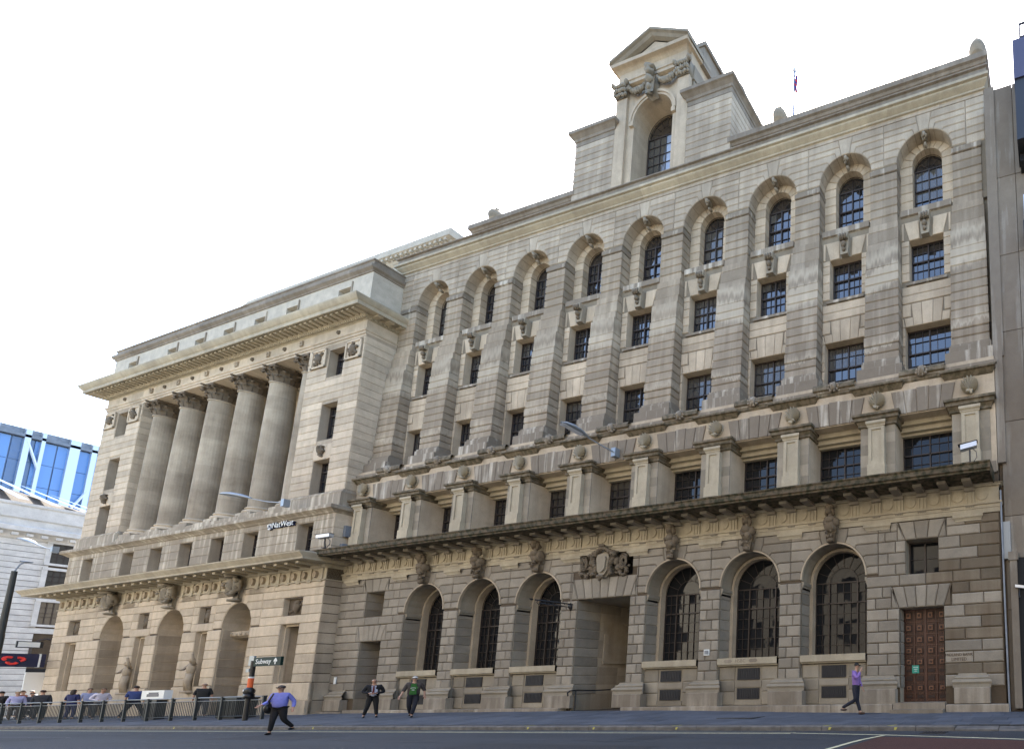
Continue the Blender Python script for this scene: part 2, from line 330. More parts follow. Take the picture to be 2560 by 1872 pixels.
def wall(mb, x0, x1, z0, z1, y, ops, t=0.5, revt=0.6, rb=None):
    """front plane with real openings; op = (cx, hw, zb, zt_or_spring, arch?, depth)"""
    xs = {x0, x1}; AS = 14; rb = rb or mb
    for (cx, hw, zb, zt, ar, dp) in ops:
        xs |= {cx - hw, cx + hw}
        if ar:
            for k in range(1, AS): xs.add(cx - hw * math.cos(PI * k / AS))
    xs = sorted(x for x in xs if x0 - 1e-6 <= x <= x1 + 1e-6)
    def top(op, x):
        cx, hw, zb, zt, ar, dp = op
        return zt + (math.sqrt(max(0, hw * hw - (x - cx) ** 2)) if ar else 0)
    for a, b in zip(xs[:-1], xs[1:]):
        if b - a < 1e-5: continue
        mx = (a + b) / 2; act = sorted([o for o in ops if o[0] - o[1] < mx < o[0] + o[1]], key=lambda o: o[2])
        za, zb_ = z0, z0
        for o in act:
            if o[2] > za + 1e-4 or o[2] > zb_ + 1e-4: mb.quad((a, y, za), (b, y, zb_), (b, y, o[2]), (a, y, o[2]), t)
            za, zb_ = top(o, a), top(o, b)
            rb.quad((a, y, za), (a, y + o[5], za), (b, y + o[5], zb_), (b, y, zb_), revt)              # soffit
            if o[2] > z0: rb.quad((a, y, o[2]), (b, y, o[2]), (b, y + o[5], o[2]), (a, y + o[5], o[2]), revt)
        mb.quad((a, y, za), (b, y, zb_), (b, y, z1), (a, y, z1), t)
    for (cx, hw, zb, zt, ar, dp) in ops:
        rb.quad((cx - hw, y, zb), (cx - hw, y, zt), (cx - hw, y + dp, zt), (cx - hw, y + dp, zb), revt)
        rb.quad((cx + hw, y, zb), (cx + hw, y + dp, zb), (cx + hw, y + dp, zt), (cx + hw, y, zt), revt)
def solid(x0, x1, outs):
    iv = [(x0, x1)]
    for a, b in outs:
        n = []
        for p, q in iv:
            if b <= p or a >= q: n.append((p, q))
            else:
                if a > p: n.append((p, a))
                if b < q: n.append((b, q))
        iv = n
    return [(p, q) for p, q in iv if q - p > 0.05]
def rect(a, b, c, d): return [(a, c), (b, c), (b, d), (a, d)]
def coursing(joints, x0, x1, outs, blen=None, off=0):
    """outs: list of (xa, xb, za, zb) kept clear; returns polygons"""
    P = []
    for k, (za, zb) in enumerate(zip(joints[:-1], joints[1:])):
        o = [(a, b) for a, b, c, d in outs if c < zb - 0.03 and d > za + 0.03]
        for p, q in solid(x0, x1, o):
            if not blen: P.append(rect(p, q, za, zb)); continue
            n = max(1, round((q - p) / blen)); w_ = (q - p) / n; cuts = [p]
            sh = 0.28 * w_ if (k + off) % 2 else -0.28 * w_
            if n == 1 and q - p > 0.8 * blen: cuts.append(p + (q - p) * (0.36 if k % 2 else 0.64))
            else:
                for i in range(1, n): cuts.append(p + i * w_ + sh)
            cuts.append(q)
            for a, b in zip(cuts[:-1], cuts[1:]): P.append(rect(a, b, za, zb))
    return P
def arch_ring(cx, zs, r, angs, joints, xlL, xlR, ztop, keyflare=1.3, arcn=3):
    """voussoirs whose outer ends step into the horizontal courses; angs & joints of equal length, first = springing"""
    P = []
    for sgn, xl in ((1, xlR), (-1, xlL)):
        prev = None
        for a, zj in zip(angs, joints):
            A = math.radians(a); ri = (cx + sgn * r * math.cos(A), zs + r * math.sin(A))
            if a < 1: oc = (cx + sgn * min(r + 0.12, xl), zs)
            else:
                Rr = (zj - zs) / math.sin(A); oc = (cx + sgn * min(Rr * math.cos(A), xl), zj)
            if prev is not None:
                pa, pri, poc, pz = prev
                arc = [(cx + sgn * r * math.cos(math.radians(pa + (a - pa) * u / arcn)), zs + r * math.sin(math.radians(pa + (a - pa) * u / arcn))) for u in range(arcn, -1, -1)]
                pts = [oc] + arc + [poc]
                if xl - abs(poc[0] - cx) > 0.04: pts += [(cx + sgn * xl, pz), (cx + sgn * xl, zj)]
                if sgn < 0: pts = pts[::-1]
                # ensure counter-clockwise
                ar = sum(p[0] * q[1] - q[0] * p[1] for p, q in zip(pts, pts[1:] + pts[:1]))
                P.append(pts if ar > 0 else pts[::-1])
            prev = (a, ri, oc, zj)
        last = prev
    a = math.radians(angs[-1]); h = r * math.cos(a)
    zt = joints[-1]; xo = (zt - zs) / math.tan(a)
    key = [(cx + h * math.cos(0) * (1 - 2 * u / 4), zs + math.sqrt(r * r - (h * (1 - 2 * u / 4)) ** 2)) for u in range(4, -1, -1)]
    if ztop > zt + .02:
        P.append([(cx + xo, zt), (cx + xlR, zt), (cx + xlR, ztop), (cx + xo * keyflare, ztop)]); P.append([(cx - xlL, zt), (cx - xo, zt), (cx - xo * keyflare, ztop), (cx - xlL, ztop)])
    P.append(key + [(cx + xo, zt)] + ([(cx + xo * keyflare, ztop), (cx - xo * keyflare, ztop)] if ztop > zt + 0.02 else []) + [(cx - xo, zt)])
    return P
def flat_arch(cx, hw, z0, z1, n, spread=1.35, dz=0.0):
    P = []
    for i in range(n):
        a, b = -hw + 2 * hw * i / n, -hw + 2 * hw * (i + 1) / n
        k = dz if i == n // 2 else 0
        P.append([(cx + a, z0), (cx + b, z0), (cx + b * spread, z1 + k), (cx + a * spread, z1 + k)])
    return P
def flat_fill(cx, hw, oa, ob, z0, z1, spread):
    return [[(cx - oa, z0), (cx - hw, z0), (cx - hw * spread, z1), (cx - oa, z1)], [(cx + hw, z0), (cx + ob, z0), (cx + ob, z1), (cx + hw * spread, z1)]]
def emit(P, y, mat, parent, name, limit=300, key=None, d=0.035, c=0.03, g=0.0, back=0.0, tf=None):
    """blocks: the ones that show largest as objects of their own, the rest joined"""
    P = sorted(P, key=key or (lambda p: -max(q[0] for q in p)))
    for p in P[:limit]:
        mb = MB(); mb.cham(p, y, d, c, g, back=back, t=tf(p) if tf else None); mb.obj(name, mat(p) if callable(mat) else mat, parent)
    if len(P) > limit:
        mb = MB()
        for p in P[limit:]: mb.cham(p, y, d, c, g, back=back, t=tf(p) if tf else None)
        mb.obj(name + '_run', mat(P[-1]) if callable(mat) else mat, parent, kind='stuff')

# ------------------------------------------------------------------ ground
def rise(X): u = min(1, max(0, (X - 2) / 12)); u = u * u * (3 - 2 * u); return 0.27 * (1 - u) + 0.10 * u
def gz(X, Y):
    t = min(1.0, max(0.0, (Y + 4.2) / 3.9)); return rise(X) * t
KY = -4.2; RZ = -0.13
mb = MB(); mb.quad((-900, -900, RZ - 0.02), (900, -900, RZ - 0.02), (900, 900, RZ - 0.02), (-900, 900, RZ - 0.02)); o = mb.obj('ground', M['asphalt']); o['kind'] = 'structure'
mb = MB(); mb.quad((-160, -19.5, RZ), (70, -19.5, RZ), (70, KY, RZ), (-160, KY, RZ)); o = mb.obj('road', M['asphalt']); o['kind'] = 'structure'
# red surfaced lane with a pale edge line, near right
mb = MB(); mb.poly([(15.3, -9.6, RZ + .004), (40, -9.6, RZ + .004), (40, -7.4, RZ + .004), (18.64, -6.04, RZ + .004), (15.24, -5.5, RZ + .004)]); o = mb.obj('red_lane', M['redroad']); o['kind'] = 'structure'
def strip(name, pts, wd, z, mat, label=None):
    mb = MB()
    for a, b in zip(pts[:-1], pts[1:]):
        a = Vector((*a, 0)); b = Vector((*b, 0)); d = (b - a).normalized(); n = Vector((-d.y, d.x, 0)) * wd / 2
        mb.quad(*[tuple(q + Vector((0, 0, z))) for q in (a - n, b - n, b + n, a + n)])
    o = mb.obj(name, mat); o['kind'] = 'structure'; return o
strip('edge_line', [(-160, -4.90), (12.5, -4.90)], 0.10, RZ + .004, M['yellow'])
strip('edge_line', [(12.5, -4.80), (15.2, -5.13), (18.7, -5.85), (40, -8)], 0.10, RZ + .004, M['yellow'])
strip('edge_line', [(-160, -4.66), (12.5, -4.66)], 0.05, RZ + .004, M['yellow'])
strip('lane_boundary_line', [(15.0, -9.6), (15.02, -6.6), (15.06, -6.1), (15.24, -5.25)], 0.11, RZ + .008, M['yellow'])
M['patch'] = asphalt('newer_asphalt_patch', (0.019, 0.021, 0.026)); M['tar'] = plain('tar_seam', (0.012, 0.012, 0.014), 0.5)
random.seed(4)
for (x0_, x1_, y0_, y1_) in ((-6.5, -2.2, -7.1, -6.0), (5.5, 11.0, -8.3, -7.4), (8.5, 9.6, -6.4, -5.5), (-24, -14, -8.4, -7.2)):
    mb = MB(); mb.poly([(x0_ + random.uniform(-.1, .1), y0_, RZ + .004), (x1_, y0_ + random.uniform(-.05, .05), RZ + .004), (x1_ + random.uniform(-.1, .1), y1_, RZ + .004), (x0_, y1_, RZ + .004)]); o = mb.obj('road_patch', M['patch']); o['kind'] = 'structure'
for k in range(9):
    x0_ = random.uniform(-25, 12); y0_ = random.uniform(-9, -5.4); pts_ = [(x0_, y0_)]
    for q in range(9): pts_.append((pts_[-1][0] + random.uniform(.25, .7), pts_[-1][1] + random.uniform(-.1, .1)))
    strip('tar_seam', pts_, .025, RZ + .008, M['tar'])
# pavement in front of the banks
mb = MB(); xs = [-160, -60, -45, -30, -20, -10, 0, 2, 4, 6, 8, 10, 12, 14, 18, 24, 60]
for a, b in zip(xs[:-1], xs[1:]):
    for ya, yb in ((KY + 0.3, -0.3), (-0.3, 3.5)):
        mb.quad((a, ya, gz(a, ya) - .012), (b, ya, gz(b, ya) - .012), (b, yb, gz(b, yb) - .012), (a, yb, gz(a, yb) - .012), 0.15)
pave = mb.obj('pavement', M['joint']); pave['kind'] = 'structure'
random.seed(3)
def slabs(x0, x1, name, single):
    J = MB()
    rows = [KY + 0.31 + 0.605 * k for k in range(7)]
    for r, ya in enumerate(rows):
        yb = min(ya + 0.60, -0.32); x = x0 - random.random() * 0.8
        if yb - ya < 0.1: continue
        while x < x1:
            w_ = random.choice((0.75, 0.9, 0.9, 1.05)); a, b = x + .006, x + w_ - .006; e = random.uniform(-.002, .003)
            mb = MB() if single else J
            q = [(a, ya + .006, gz(a, ya) + e), (b, ya + .006, gz(b, ya) + e), (b, yb, gz(b, yb) + e), (a, yb, gz(a, yb) + e)]
            mb.add(q + [(p[0], p[1], p[2] - .02) for p in q], [(0, 1, 2, 3), (4, 5, 1, 0), (5, 6, 2, 1), (6, 7, 3, 2), (7, 4, 0, 3)], rt())
            if single: mb.obj(name, M['slab'], pave)
            x += w_
    if not single: J.obj(name + '_run', M['slab'], pave, kind='stuff')
slabs(-3, 26, 'paving_slab', True); slabs(-70, -3.2, 'paving_slab', False)
x = -46.0
while x < 26:
    L_ = random.uniform(1.0, 1.5); mb = MB(); zt = random.uniform(-.003, .003); drop = 0.085 * min(1, max(0, (x - 15.6) / 1.6))
    a, b = x + .008, x + L_ - .008
    vs = [(a, KY, RZ - .01), (b, KY, RZ - .01), (b, KY + .3, RZ - .01), (a, KY + .3, RZ - .01), (a, KY, -.03 + zt - drop), (b, KY, -.03 + zt - drop), (b, KY + .03, zt - drop), (a, KY + .03, zt - drop), (b, KY + .3, zt - drop * .3), (a, KY + .3, zt - drop * .3)]
    mb.add(vs, [(0, 1, 5, 4), (4, 5, 6, 7), (7, 6, 8, 9), (1, 2, 8, 6, 5), (0, 4, 7, 9, 3)], rt()); mb.obj('kerb_stone', M['kerb'], pave); x += L_
# yellow marks on the kerb
mb = MB()
for x in (-17.5, -8.5, 2.2, 8.0, 13.0, 14.9, 4.9):
    mb.quad((x, KY + .02, .004), (x + .09, KY + .02, .004), (x + .22, KY + .26, .006), (x + .13, KY + .26, .006)); mb.quad((x + .2, KY - .003, -.1), (x + .26, KY - .003, -.1), (x + .3, KY - .003, -.03), (x + .22, KY - .003, -.03))
mb.obj('kerb_mark', M['ypaint'], pave, kind='stuff')
mb = MB(); X0, X1, Y0, Y1 = 8.2, 9.5, -2.45, -1.75
for k in range(5): pass
mb.box(X0, X1, Y0, Y1, gz(9, -2) - .02, gz(9, -2) + .012); o = mb.obj('manhole_cover', M['slab'])
tag(o, 'rectangular paving-filled manhole cover with thin metal rim set in the pavement near the door', 'manhole cover')
mb = MB()
for a, b, c, d in ((X0 - .03, X1 + .03, Y0 - .03, Y0), (X0 - .03, X1 + .03, Y1, Y1 + .03), (X0 - .03, X0, Y0, Y1), (X1, X1 + .03, Y0, Y1)): mb.box(a, b, c, d, gz(9, -2) - .02, gz(9, -2.2) + .016)
mb.obj('rim', M['iron'], o)
g1 = thing('drain_gully', 'iron drain gully grate in the road against the kerb at the right', 'drain grate', (16.3, -4.62, RZ))
mb = MB()
for k in range(8): mb.box(-.28 + k * .08, -.25 + k * .08, -.18, .18, 0, .012)
mb.box(-.31, .34, -.2, -.17, 0, .014); mb.box(-.31, .34, .17, .2, 0, .014); mb.obj('grate', M['iron'], g1)

# ------------------------------------------------------------------ the long bank building, nine bays
random.seed(11)
BK = 3.70
def bx(k): return (k - 5) * BK
bank = thing('stone_bank_building', 'long nine-bay stone bank with arched street windows, tall piers and a pedimented roof tower', 'bank building')
XL, XR = -17.7, 17.6
D9 = (14.62, 0.85); D1 = (-14.72, 0.78); W9 = (14.67, 0.63); W1 = (-14.77, 0.68)
AR = 1.38; AZ = 5.22; ARCH = [2, 3, 4, 6, 7, 8]
ops = [(bx(k), AR, -0.3, AZ, True, 1.0) for k in ARCH] + [(0.03, 1.45, -0.3, 5.15, False, 4.3), (0.08, 1.43, 6.1, 7.12, False, 0.9),
    (D9[0], D9[1], -0.3, 3.86, False, 0.6), (D1[0], D1[1], -0.3, 3.86, False, 1.0), (W9[0], W9[1], 5.12, 6.42, False, 0.5), (W1[0], W1[1], 5.16, 6.43, False, 1.0)]
RB = MB(); mb = MB(); wall(mb, XL, XR, -0.3, 8.7, 0.03, ops, rb=RB); RB.obj('opening_reveals', M['reveal'], bank, kind='stuff'); mb.quad((XR, .03, -.3), (XR, 16, -.3), (XR, 16, 8.7), (XR, .03, 8.7)); mb.quad((XL, .03, -.3), (XL, .03, 8.7), (XL, 2, 8.7), (XL, 2, -.3))
mb.obj('street_wall', M['joint'], bank)
J = [0.96, 1.39, 1.79, 2.20, 2.61, 3.02, 3.44, 3.86, 4.28, 4.70, 5.12, 5.54, 5.97, 6.42, 6.80, 7.14]
outs = [(bx(k) - AR, bx(k) + AR, -1, AZ) for k in ARCH]
for k in ARCH: outs.append((bx(k) - 1.85, bx(k) + 1.85, AZ - .12, 9))
outs += [(-1.42, 1.48, -1, 5.15), (-1.35, 1.51, 6.1, 9), (-1.75, 1.8, 5.12, 6.1)]
outs += [(D9[0] - D9[1], D9[0] + D9[1], -1, 3.86), (D9[0] - 1.15, D9[0] + 1.15, 3.86, 4.7), (W9[0] - W9[1], W9[0] + W9[1], 5.12, 6.42), (W9[0] - .95, W9[0] + .95, 6.42, 9)]
outs += [(D1[0] - D1[1], D1[0] + D1[1], -1, 3.86), (D1[0] - 1.1, D1[0] + 1.1, 3.86, 4.7), (W1[0] - W1[1], W1[0] + W1[1], 5.16, 6.42), (W1[0] - .95, W1[0] + .95, 6.42, 9)]
B = coursing(J, XL + .02, XR - .02, outs, 0.95)
B = [p for p in B if not (abs(p[0][1] - 1.79) < .01 and p[0][0] > 15.4)] + [rect(D9[0] + D9[1] + .01, 16.5, 1.79, 2.20), rect(16.5, XR - .02, 1.79, 2.20)]
# jamb column of bay 1 and 9 sides meet the arches: fill between
for k in ARCH:
    B += arch_ring(bx(k), AZ, AR, [0, 12, 29.5, 51, 70], [5.12 + .1, 5.54, 5.97, 6.42, 6.80], 1.85, 1.85, 7.14, 1.05)
B += flat_arch(0.05, 1.45, 5.15, 6.08, 7, 1.2) + flat_arch(D9[0], D9[1], 3.86, 4.68, 5, 1.32) + flat_arch(D1[0], D1[1], 3.86, 4.68, 5, 1.32)
B += flat_fill(0.05, 1.45, 1.8, 1.75, 5.15, 6.08, 1.2) + flat_fill(D9[0], D9[1], 1.15, 1.15, 3.86, 4.68, 1.32) + flat_fill(D1[0], D1[1], 1.1, 1.1, 3.86, 4.68, 1.32) + flat_fill(W9[0], W9[1], .95, .95, 6.42, 7.13, 1.45) + flat_fill(W1[0], W1[1], .95, .95, 6.42, 7.13, 1.37)
B += flat_arch(W9[0], W9[1], 6.42, 7.13, 3, 1.45) + flat_arch(W1[0], W1[1], 6.42, 7.13, 3, 1.37)
def bmat(p):
    x = max(q[0] for q in p); z = min(q[1] for q in p)
    if 1.7 < z < 1.9: return M['block']
    return M['dirty'] if (x > 15.5 and z < 6.4 and random.random() < 0.5) or (x > 17 and random.random() < .6) else M['block']
emit(B, 0.03, bmat, bank, 'stone_block', 300, d=0.05, c=0.035, g=0.013)
# jamb courses inside the arches and openings
mb = MB()
for (cx, hw, zt, dp) in [(bx(k), AR, AZ - .05, 0.95) for k in ARCH] + [(0.03, 1.45, 5.1, 4.2), (D9[0], D9[1], 3.84, .55), (D1[0], D1[1], 3.84, .95), (W1[0], W1[1], 6.42, .95)]:
    for za, zb in zip(J[:-1], J[1:]):
        if zb > zt + .2 or (cx, hw) == W1 and za < 5.1: continue
        zb = min(zb, zt)
        for sg in (-1, 1):
            xa = cx + sg * hw; t = rt(); a, b = sorted((xa + sg * .02, xa - sg * .018))
            for q0, q1 in ([(0.05, dp)] if dp < 1.5 else [(0.05 + 1.05 * u, 0.05 + 1.05 * (u + 1) - .02) for u in range(1 if sg > 0 else 1)]):
                R = []
                for (z, d) in ((za + .01, .02), (za + .035, 0), (zb - .035, 0), (zb - .01, .02)):
                    xx = xa - sg * (.03 - d); R.append([(xx, q0, z), (xx, q1, z)])
                for i in range(3): mb.quad(R[i][0], R[i][1], R[i + 1][1], R[i + 1][0], rt() if False else t)
mb.obj('jamb_course', M['block'], bank, kind='stuff')
# base course, plinth blocks, pilaster bases and caps
mb = MB()
for a, b in ((-17.75, -15.55), (-13.9, -1.6), (1.7, 13.6), (15.55, 17.72)):
    n = max(1, int((b - a) / 2.2))
    for i in range(n): mb.chbox(a + (b - a) * i / n, a + (b - a) * (i + 1) / n - .012, -.34, .05, -.25, 0.36 if a > 15 or b < -15 else 0.40, .02)
mb.obj('base_course', M['plinth'], bank, kind='stuff')
for (z0, z1, dp) in ((-.2, .22, .75), (.22, .44, .45)):
    mb = MB(); mb.box(13.62, 15.52, -dp + .1, .5, z0, z1); mb.obj('door_step', M['coping'], bank)
mb = MB(); mb.box(-15.5, -13.95, -.3, 1.0, -.2, .42); mb.obj('door_step', M['coping'], bank)
piers = [-16.55] + [bx(k + .5) for k in range(1, 9)] + [16.45]
for i, x in enumerate(piers):
    w2 = .62 if i in (0, 9) else .73
    mb = MB(); mb.chbox(x - w2, x + w2, -.24, .05, .38, .93, .015); mb.obj('plinth_block', M['plinth'], bank)
    mb = MB(); wb = w2 - .18
    mb.prof([(0.03, 1.42), (-.03, 1.42), (-.05, 1.34), (-.13, 1.30), (-.15, 1.26), (-.13, 1.22), (-.2, 1.20), (-.24, 1.12), (-.2, 1.04), (-.2, .93), (0, .93)], x - wb, x + wb, 0.03)
    mb.obj('pilaster_base', M['ground'], bank)
    mb = MB(); wc = .44
    mb.prof([(0.0, 6.90), (-.05, 6.90), (-.05, 6.94), (-.09, 7.0), (-.12, 7.03), (-.12, 7.13), (0, 7.13)], x - wc, x + wc, 0.0)
    mb.obj('pilaster_cap', M['frieze'], bank)
# below the arched windows: sill, panel, vents
for k in ARCH:
    cx = bx(k)
    mb = MB(); mb.box(cx - AR, cx + AR, .12, 1.0, -.2, 1.92, .5)
    for a, b in ((-1.3, -.62), (.62, 1.3)):
        for z0, z1 in ((.42, .92), (.95, 1.38), (1.41, 1.9)): mb.cham(rect(cx + a, cx + b, z0, z1), .12, .035, .02)
    mb.box(cx - .6, cx + .6, .09, .13, 1.12, 1.36); mb.box(cx - .6, cx + .6, .09, .13, .42, .62)
    mb.obj('window_apron', M['ground'], bank)
    mb = MB(); mb.prof([(0.12, 1.94), (0.03, 1.95), (0.0, 2.0), (-.05, 2.02), (-.05, 2.27), (1.0, 2.29)], cx - AR + .03, cx + AR - .03, .12, rl=0, rr=0); mb.obj('sill', M['frieze'], bank)
    for z0, z1 in ((.64, 1.08), (1.40, 1.87)):
        mb = MB(); mb.box(cx - .5, cx + .5, .085, .15, z0, z1, .5)
        for q in range(12): mb.box(cx - .47 + q * .08, cx - .43 + q * .08, .07, .09, z0 + .03, z1 - .03, .5)
        mb.obj('vent_grille', M['grille'], bank)
    # archivolt moulding on the outer edge, inner ring, impost
    for (r0, r1, y0, y1, nm) in ((1.34, 1.40, -.04, .06, 'archivolt'), (1.22, 1.33, .62, .90, 'inner_arch_ring')):
        mb = MB(); n = 24
        for u in range(n):
            a, b = PI * u / n, PI * (u + 1) / n; ca, sa, cb, sb = math.cos(a), math.sin(a), math.cos(b), math.sin(b)
            P_ = lambda r, c, s_, y: (cx + r * c, y, AZ + r * s_)
            mb.quad(P_(r0, ca, sa, y0), P_(r1, ca, sa, y0), P_(r1, cb, sb, y0), P_(r0, cb, sb, y0)); mb.quad(P_(r0, cb, sb, y0), P_(r0, cb, sb, y1), P_(r0, ca, sa, y1), P_(r0, ca, sa, y0))
            mb.quad(P_(r1, ca, sa, y0), P_(r1, ca, sa, y1), P_(r1, cb, sb, y1), P_(r1, cb, sb, y0))
        if nm[0] == 'i':
            for sg in (-1, 1): a, b = sorted((cx + sg * r0, cx + sg * (r1 + .05))); mb.box(a, b, y0, y1, 2.28, AZ, .5)
        mb.obj(nm, M['cream'], bank)
    for sg in (-1, 1):
        mb = MB()
        for (z0, z1, pr) in ((4.86, 4.93, .03), (4.93, 5.02, .06), (5.02, 5.16, .1)):
            a, b = sorted((cx + sg * (AR + .02), cx + sg * (AR - pr))); mb.box(a, b, .05, .64, z0, z1, .5)
        mb.obj('impost_moulding', M['ground'], bank)

# windows: a frame part with panes as its sub-parts
PANES = []
def pane(mb, x0, x1, z0, z1, y):
    e = [random.uniform(-.003, .003) for _ in range(3)]
    mb.quad((x0, y + e[0], z0), (x1, y + e[1], z0), (x1, y + e[2], z1), (x0, y + e[0] + e[2] - e[1], z1))
def window(parent, cx, hw, z0, z1, y, cols, rows, split=True, single=False, arch=False, transoms=(), mat='glass', mull=()):
    """rows: int or list of z fractions; arch: semicircular head above z1"""
    fr = MB(); n = cols; ys = y - .035
    xs = [cx - hw + 2 * hw * i / n for i in range(n + 1)]
    zs = [z0 + (z1 - z0) * i / rows for i in range(rows + 1)]
    fr.box(cx - hw, cx - hw + .05, ys - .03, y, z0, z1, .5); fr.box(cx + hw - .05, cx + hw, ys - .03, y, z0, z1, .5); fr.box(cx - hw, cx + hw, ys - .03, y, z0, z0 + .06, .5)
    if not arch: fr.box(cx - hw, cx + hw, ys - .03, y, z1 - .05, z1, .5)
    for i in range(1, n):
        wd = .026 if i in mull else .009
        fr.box(xs[i] - wd, xs[i] + wd, ys - (.03 if i in mull else 0), y - .003, z0, z1, .5)
    for i in range(1, rows + (1 if arch else 0)):
        wd = .026 if i in transoms or i == rows else .009; fr.box(cx - hw, cx + hw, ys - (.03 if i in transoms else 0), y - .003, zs[i] - wd, zs[i] + wd, .5)
    if arch:
        for r in ((hw, hw * .5) if hw > .9 else (hw,)):
            w_ = (.05 if hw > .9 else .03) if r == hw else .02
            for u in range(20):
                a, b = PI * u / 20, PI * (u + 1) / 20
                fr.quad((cx + r * math.cos(a), ys - .03, z1 + r * math.sin(a)), (cx + r * math.cos(b), ys - .03, z1 + r * math.sin(b)), (cx + (r - w_) * math.cos(b), ys - .03, z1 + (r - w_) * math.sin(b)), (cx + (r - w_) * math.cos(a), ys - .03, z1 + (r - w_) * math.sin(a)), .5)
        for a in ([PI * q / 8 for q in range(1, 8)] if hw > .9 else [PI * q / 4 for q in (1, 2, 3)]):
            c, s_ = math.cos(a), math.sin(a); r0 = hw * .5 if hw > .9 else 0; p = .012 if hw > .9 else .007
            fr.quad((cx + r0 * c - p * s_, ys, z1 + r0 * s_ + p * c), (cx + hw * c - p * s_, ys, z1 + hw * s_ + p * c), (cx + hw * c + p * s_, ys, z1 + hw * s_ - p * c), (cx + r0 * c + p * s_, ys, z1 + r0 * s_ - p * c), .5)
    f = fr.obj('window', M['bars'], parent)
    J_ = MB(); bl = MB(); br = random.random()
    if mat == 'glass' and br < .45 and hw > .6:
        zc = z0 + (z1 - z0) * random.choice((.4, .6, .8)); xa_, xb_ = (cx - hw + .05, cx - hw * random.choice((0, .34))) if random.random() < .5 else (cx - hw + .05, cx + hw - .05)
        for q in range(int((xb_ - xa_) / .07)): bl.quad((xa_ + .07 * q, y - .004, zc), (xa_ + .07 * q + .05, y - .004, zc), (xa_ + .07 * q + .05, y - .004, z1 - .05), (xa_ + .07 * q, y - .004, z1 - .05), rt())
        bl.obj('blind', M['blind'], f)
    for i in range(n):
        for j in range(rows):
            mb = MB() if single else J_
            pane(mb, xs[i], xs[i + 1], zs[j], zs[j + 1], y)
            if single: mb.obj('pane', M[mat], f)
    if arch:
        for (ra, rb, m_) in ((0.0, .5, 4), (.5, 1, 8)):
            for q in range(m_):
                mb = MB() if single else J_; a, b = PI * q / m_, PI * (q + 1) / m_; e = random.uniform(-.003, .003)
                P_ = lambda r, an: (cx + hw * r * math.cos(an), y + e * (1 + r), z1 + hw * r * math.sin(an)); mm_ = (a + b) / 2
                pts = ([P_(ra, a)] if ra else [P_(0, 0)]) + [P_(rb, a), P_(rb, mm_), P_(rb, b)] + ([P_(ra, b), P_(ra, mm_)] if ra else [])
                mb.poly(pts)
                if single: mb.obj('pane', M[mat], f)
    if not single: J_.obj('panes', M[mat], f, kind='stuff')
    return f
for k in ARCH: window(bank, bx(k), 1.24, 2.28, AZ, .92, 8, 7, arch=True, mat='glasslow', transoms=(5,), mull=(2, 6), single=(k >= 8))
window(bank, W9[0], W9[1], 5.12, 6.42, .5, 2, 2, mull=(1,), single=True, mat='glasslow')
mb = MB(); mb.box(W1[0] - W1[1], W1[0] + W1[1], 1.0, 1.05, 5.1, 6.5); mb.obj('blind_window_back', M['ashlar'], bank)
# doors of coffered oak
def door(cx, hw, z0, z1, y, cols, rows, name='oak_door'):
    mb = MB(); mb.box(cx - hw, cx + hw, y, y + .08, z0, z1, .5)
    for i in range(cols + 1):
        x = cx - hw + 2 * hw * i / cols; wd = .05 if i * 2 == cols else .03; mb.box(x - wd, x + wd, y - .05, y, z0, z1)
    rz = [z0 + (z1 - z0) * q for q in rows]
    for z in rz: mb.box(cx - hw, cx + hw, y - .045, y, z - .025, z + .025)
    d = mb.obj(name, M['wood'], bank)
    for i in range(cols):
        for z_0, z_1 in zip(rz[:-1], rz[1:]):
            a = cx - hw + 2 * hw * i / cols + .05; b = cx - hw + 2 * hw * (i + 1) / cols - .05; c0, c1 = z_0 + .05, z_1 - .05
            mb = MB(); ma, mc = (a + b) / 2, (c0 + c1) / 2
            for s_, dd in ((1.0, .02), (.78, .05), (.52, .09), (.24, .12)):
                if (c1 - c0) < .25 and s_ < .7: continue
                mb.box(ma - (b - a) / 2 * s_, ma + (b - a) / 2 * s_, y - dd, y, mc - (c1 - c0) / 2 * s_, mc + (c1 - c0) / 2 * s_)
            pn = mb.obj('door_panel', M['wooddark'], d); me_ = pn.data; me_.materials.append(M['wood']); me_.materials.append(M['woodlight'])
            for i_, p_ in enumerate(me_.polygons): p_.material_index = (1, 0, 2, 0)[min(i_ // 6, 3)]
    return d
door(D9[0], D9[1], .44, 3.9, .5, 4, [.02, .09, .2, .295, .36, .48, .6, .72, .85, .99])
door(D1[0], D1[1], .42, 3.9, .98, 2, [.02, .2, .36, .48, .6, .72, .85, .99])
# carved inscription beside the door
text('bank_inscription', 'MIDLAND BANK', 0.135, M['brownletter'], bank, (15.99, -.026, 2.075), depth=.003)
text('bank_inscription', 'LIMITED', 0.155, M['brownletter'], bank, (15.99, -.026, 1.915), depth=.003)
text('sill_ghost_lettering', 'HSBC', 0.2, M['coping'], bank, (bx(7) - .28, -.055, 2.15), depth=.002)
mb = MB()
for xx in (bx(7) - .85, bx(7) + .3): mb.prism([(xx - .13, 2.08), (xx + .13, 2.08), (xx + .2, 2.15), (xx + .13, 2.22), (xx - .13, 2.22), (xx - .2, 2.15)], -.056, -.05)
mb.obj('sill_ghost_emblem', M['plinth'], bank)
